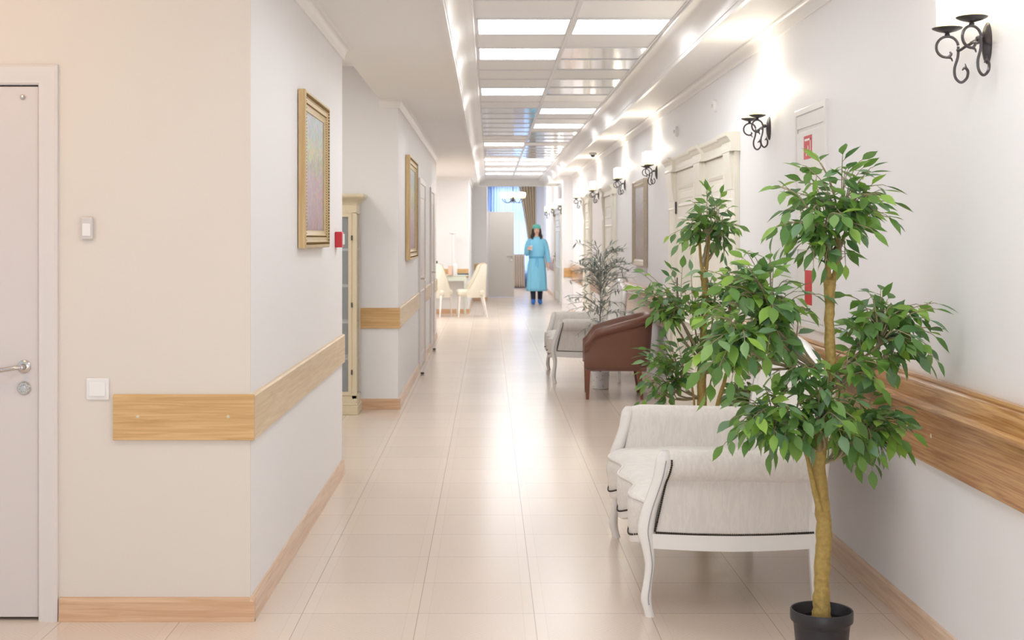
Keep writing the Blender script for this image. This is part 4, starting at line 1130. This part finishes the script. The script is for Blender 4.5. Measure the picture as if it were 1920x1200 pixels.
# white wall cupboard door beyond the desk (pale rectangle above the band)
# ------------------------------------------------------------------ grey open door far end
bm = BM(); bx(bm, -.045, -.005, 31.86, 31.90, 0, 2.12)
d7 = struct('door_7', bm, M['frame_d'], smooth=False)
bm = BM(); bx(bm, .0, .61, 31.9, 31.94, .01, 2.09); lf = obj('door_leaf', bm, M['doorgrey'], d7, bevel=.003, smooth=False)
bm = BM(); lathe(bm, [(.026, 0), (.026, .006), (.009, .01), (.009, .05), (.0001, .05)], T=Matrix.Translation((.55, 31.9, 1.0)) @ RX, seg=14)
tube(bm, [(.55, 31.85, 1.0), (.43, 31.845, .99)], .009, 8); lathe(bm, [(.026, 0), (.026, .006), (.0001, .01)], T=Matrix.Translation((.55, 31.9, .9)) @ RX, seg=14)
obj('door_handle', bm, M['chrome'], lf)

# ------------------------------------------------------------------ curtains at the far window
def curtain(name, label, m, x_top, x_bot, z0, z1, y, folds, depth, cat='curtain', tie=None, seg=90):
    bm = BM(); rows = []
    for j in range(13):
        v = j/12; z = z1+(z0-z1)*v
        a = x_top[0]+(x_bot[0]-x_top[0])*v; b = x_top[1]+(x_bot[1]-x_top[1])*v
        row = [(a+(b-a)*i/seg, y+depth*math.sin(2*PI*folds*i/seg+.4*math.sin(v*3)), z) for i in range(seg+1)]
        rows.append(row)
    grid_surf(bm, rows)
    o = obj(name, bm, m, ang=80); so = o.modifiers.new('thick', 'SOLIDIFY'); so.thickness = .004
    return tag(o, label, cat)
curtain('sheer_curtain', 'pale blue-white sheer curtain glowing over the far window', M['sheer'], (-.02, 1.3), (-.02, 1.3), .03, 3.0, YE-.10, 16, .025)
curtain('drape', 'short beige drape at the foot of the far window beside the person', M['drape_b'], (.62, 1.02), (.62, 1.04), .02, .98, YE-.22, 6, .03)
curtain('drape', 'taupe drape swept to the right at the top of the far window', M['drape'], (.86, 1.36), (1.14, 1.36), 1.30, 3.0, YE-.24, 6, .045)
curtain('drape', 'lower tail of the taupe drape behind the person', M['drape'], (1.16, 1.34), (1.12, 1.38), .02, 1.28, YE-.24, 4, .03)
bm = BM(); tube(bm, [(-.04, YE-.2, 3.02), (1.5, YE-.2, 3.02)], .018, 10); tag(obj('curtain_rod', bm, M['iron']), 'curtain rod across the top of the far window', 'curtain rod')

# chandelier
ch = thing('chandelier', 'small chandelier with glowing white shades hanging in the far hall', 'chandelier', (.60, 33.0, 3.05))
bm = BM(); lathe(bm, [(.06, 0), (.05, -.03), (.012, -.04), (.0001, -.04)], seg=16); tube(bm, [(0, 0, -.03), (0, 0, -.58)], .01, 8); lathe(bm, [(.0001, -.70), (.03, -.68), (.045, -.62), (.02, -.55), (.0001, -.54)], seg=16)
obj('stem', bm, M['iron'], ch)
for k in range(6):
    a = k*PI/3+.3; c, s = math.cos(a), math.sin(a)
    bm = BM(); tube(bm, spl([(0, 0, -.62), (.10*c, .10*s, -.70), (.20*c, .20*s, -.71), (.27*c, .27*s, -.64), (.27*c, .27*s, -.60)], 4), .009, 6); ar = obj('arm', bm, M['iron'], ch)
    bm = BM(); lathe(bm, [(.03, -.60), (.065, -.57), (.075, -.50), (.065, -.45), (.06, -.45), (.06, -.55), (.0001, -.58)], (.27*c, .27*s, 0), 16); obj('lamp_shade', bm, M['shade'], ar)

# ------------------------------------------------------------------ the person in a blue gown
def person():
    X, Y = 1.04, 28.6
    t = thing('person', 'person in a light blue gown and teal cap walking, holding a white cup', 'person', (X, Y, 0))
    bm = BM()
    sp3 = lambda pts, n=4: [q[:3] for q in spl(pts, n)]
    def limb(pts, n=4, seg=12):
        q = spl(pts, n); tube(bm, [p[:3] for p in q], [p[3] for p in q], seg)
    # viewer left = her right side = -x ; she faces -y
    for s, yo in ((-1, -.10), (1, .06)):
        limb([(s*.09, 0, .90, .090), (s*.088, yo*.4-.01, .68, .076), (s*.082, yo*.7-.02, .48, .055), (s*.078, yo*.8+.01, .32, .050), (s*.074, yo, .10, .033), (s*.074, yo, .06, .034)])
        limb([(s*.074, yo+.04, .045, .036), (s*.078, yo-.05, .040, .036), (s*.084, yo-.14, .030, .028)])
    limb([(0, 0, .86, .12), (0, 0, .98, .118), (0, .0, 1.12, .105), (0, .005, 1.26, .112), (0, .01, 1.38, .100), (0, 0, 1.44, .07), (0, -.005, 1.50, .05), (0, -.01, 1.56, .05)], 4, 16)
    limb([(-.13, 0, 1.38, .055), (0, 0, 1.40, .07), (.13, 0, 1.38, .055)])
    # her right arm bent, hand holding the cup in front
    limb([(-.13, 0, 1.385, .050), (-.18, .01, 1.28, .046), (-.205, .02, 1.14, .038), (-.200, -.06, 1.12, .036), (-.185, -.18, 1.185, .028), (-.186, -.228, 1.212, .022)])
    limb([(.13, 0, 1.385, .050), (.19, .02, 1.26, .044), (.220, .03, 1.12, .037), (.240, -.01, 1.0, .032), (.252, -.05, .89, .024), (.253, -.060, .845, .022)])
    # palms
    ell(bm, (-.187, -.258, 1.225), (.017, .034, .040)); ell(bm, (.253, -.065, .835), (.018, .038, .046))
    for k in range(4):   # fingers of the cup hand curl round the cup
        z = 1.252-k*.018
        limb([(-.186, -.275, z, .0088), (-.170, -.302, z, .0085), (-.138, -.313, z-.001, .008), (-.112-.004*k, -.306, z-.002, .007)], 3, 8)
    limb([(-.184, -.240, 1.242, .010), (-.158, -.226, 1.258, .009), (-.130, -.222, 1.266, .0075)], 3, 8)
    for k, ln in enumerate((.062, .072, .067, .052)):
        y = -.094+k*.018
        limb([(.253, y, .800, .0088), (.250, y-.002, .800-ln*.5, .0082), (.242, y, .800-ln, .007)], 3, 8)
    limb([(.250, -.095, .845, .0105), (.243, -.112, .815, .009), (.240, -.114, .790, .0075)], 3, 8)
    # head
    ell(bm, (0, -.010, 1.625), (.074, .092, .108), 20, 14); ell(bm, (0, -.040, 1.565), (.048, .045, .042))
    limb([(0, -.100, 1.638, .006), (0, -.112, 1.612, .010), (0, -.104, 1.602, .010)], 3, 8)
    for s in (-1, 1): ell(bm, (s*.075, 0, 1.62), (.010, .020, .030))
    body = obj('body', bm, M['skin'], t)
    rm = body.modifiers.new('remesh', 'REMESH'); rm.mode = 'VOXEL'; rm.voxel_size = .006; rm.use_smooth_shade = True
    for s in (-1, 1):
        bm = BM(); ell(bm, (s*.028, -.092, 1.635), (.012, .008, .007), 10, 6); obj('eye', bm, M['eye'], t)
        bm = BM(); tube(bm, [(s*.014, -.098, 1.656), (s*.030, -.097, 1.660), (s*.044, -.086, 1.655)], .003, 6); obj('eyebrow', bm, M['hair'], t)
    bm = BM(); ell(bm, (0, -.094, 1.573), (.022, .008, .007), 10, 6); obj('lips', bm, M['lips'], t)
    # hair
    bm = BM()
    for s in (-1, 1):
        for k in range(7):
            a = k/6; x = s*(.072+.016*math.sin(a*PI)); y = -.045+a*.09
            q = spl([(s*.058, y*.8, 1.70, .016), (x*.97, y, 1.62, .019), (x*1.05+s*.004*math.sin(k*2), y, 1.54, .020), (x*1.22+s*.010*math.sin(k*2), y-.02, 1.47, .020), (x*1.12+s*.02*math.sin(k*3), y-.035, 1.41+.012*math.sin(k*5), .008)], 4)
            tube(bm, [p[:3] for p in q], [p[3] for p in q], 8)
    ell(bm, (0, .030, 1.60), (.082, .070, .12)); ell(bm, (0, .055, 1.50), (.085, .035, .10))
    obj('hair', bm, M['hair'], t)
    bm = BM(); ell(bm, (0, .004, 1.688), (.092, .104, .066), 24, 12)
    for k in range(22):
        a = 2*PI*k/22; ell(bm, (.086*math.cos(a), .004+.098*math.sin(a), 1.660), (.013, .013, .011), 8, 5)
    obj('cap', bm, M['cap'], t)
    # gown
    bm = BM(); rows = []
    secs = [(1.475, .060, .060, 0), (1.455, .105, .075, 0), (1.425, .145, .090, 0), (1.38, .170, .110, 0), (1.28, .180, .125, 0), (1.16, .185, .135, 0), (1.06, .165, .130, 0), (1.02, .160, .128, 0), (.98, .170, .134, 0), (.85, .195, .155, .1), (.70, .205, .165, .2), (.50, .212, .175, .25), (.35, .220, .182, .3), (.29, .224, .186, .3)]
    for z, a, b, f in secs:
        row = []
        for k in range(96):
            th = 2*PI*k/96; rp = 1+.16*f*math.sin(9*th+z*2.4+.8*math.sin(3*th))+.016*math.sin(11*th+z*17)+.012*math.sin(5*th-z*23)
            row.append((a*rp*math.cos(th), b*rp*math.sin(th)-.005, z))
        rows.append(row)
    grid_surf(bm, rows, True)
    for pts in ([(-.075, 0, 1.392, .030), (-.125, 0, 1.382, .062), (-.168, .005, 1.34, .068), (-.190, .01, 1.27, .066), (-.212, .02, 1.16, .062), (-.212, -.04, 1.115, .060), (-.196, -.14, 1.165, .052), (-.187, -.198, 1.200, .036)],
                [(.075, 0, 1.392, .030), (.125, 0, 1.382, .062), (.170, .005, 1.34, .068), (.196, .02, 1.26, .066), (.226, .03, 1.12, .060), (.246, -.01, 1.0, .052), (.258, -.04, .91, .036)]):
        q = spl(pts, 5); tube(bm, [p[:3] for p in q], [p[3]*(1+.05*math.sin(i*2.1)) for i, p in enumerate(q)], 14)
    g = obj('gown', bm, M['gown'], t, ang=70); so = g.modifiers.new('thick', 'SOLIDIFY'); so.thickness = .003
    bm = BM(); rows = []
    for z, o in ((1.045, .168), (1.045, .175), (1.005, .172), (1.005, .165)):
        rows.append([(o*math.cos(2*PI*k/40), (o*.80)*math.sin(2*PI*k/40)-.005, z) for k in range(40)])
    grid_surf(bm, rows, True); tube(bm, spl([(.01, -.145, 1.02), (.03, -.165, .92), (.02, -.175, .80)], 4), .008, 6); tube(bm, spl([(-.01, -.145, 1.02), (-.02, -.165, .94), (-.035, -.175, .84)], 4), .008, 6)
    obj('waist_tie', bm, M['gown2'], t)
    for s, yo in ((-1, -.10), (1, .06)):
        bm = BM(); q = spl([(s*.088, yo*.4-.01, .68, .084), (s*.080, yo*.8+.01, .32, .062), (s*.076, yo, .11, .050)], 5); tube(bm, [p[:3] for p in q], [p[3] for p in q], 12); obj('trouser_leg', bm, M['trous'], t)
        bm = BM(); q = spl([(s*.074, yo+.085, .055, .030), (s*.075, yo+.05, .060, .050), (s*.078, yo-.03, .055, .050), (s*.083, yo-.13, .042, .042), (s*.086, yo-.185, .036, .020)], 4)
        tube(bm, [p[:3] for p in q], [p[3] for p in q], 12); q = [(s*.075, yo, .06), (s*.075, yo, .13)]; tube(bm, q, [.052, .044], 12)
        for v in bm.verts: v.co.z = max(v.co.z, .0)
        obj('shoe_cover', bm, M['shoe'], t)
    c = thing('paper_cup', 'white paper cup held in the hand of the person', 'cup', (X-.132, Y-.268, 1.185))
    bm = BM(); lathe(bm, [(.026, 0), (.036, .095), (.0375, .097), (.036, .099), (.034, .096), (.025, .004), (.0001, .004)], seg=20); obj('cup', bm, M['paper'], c)
person()
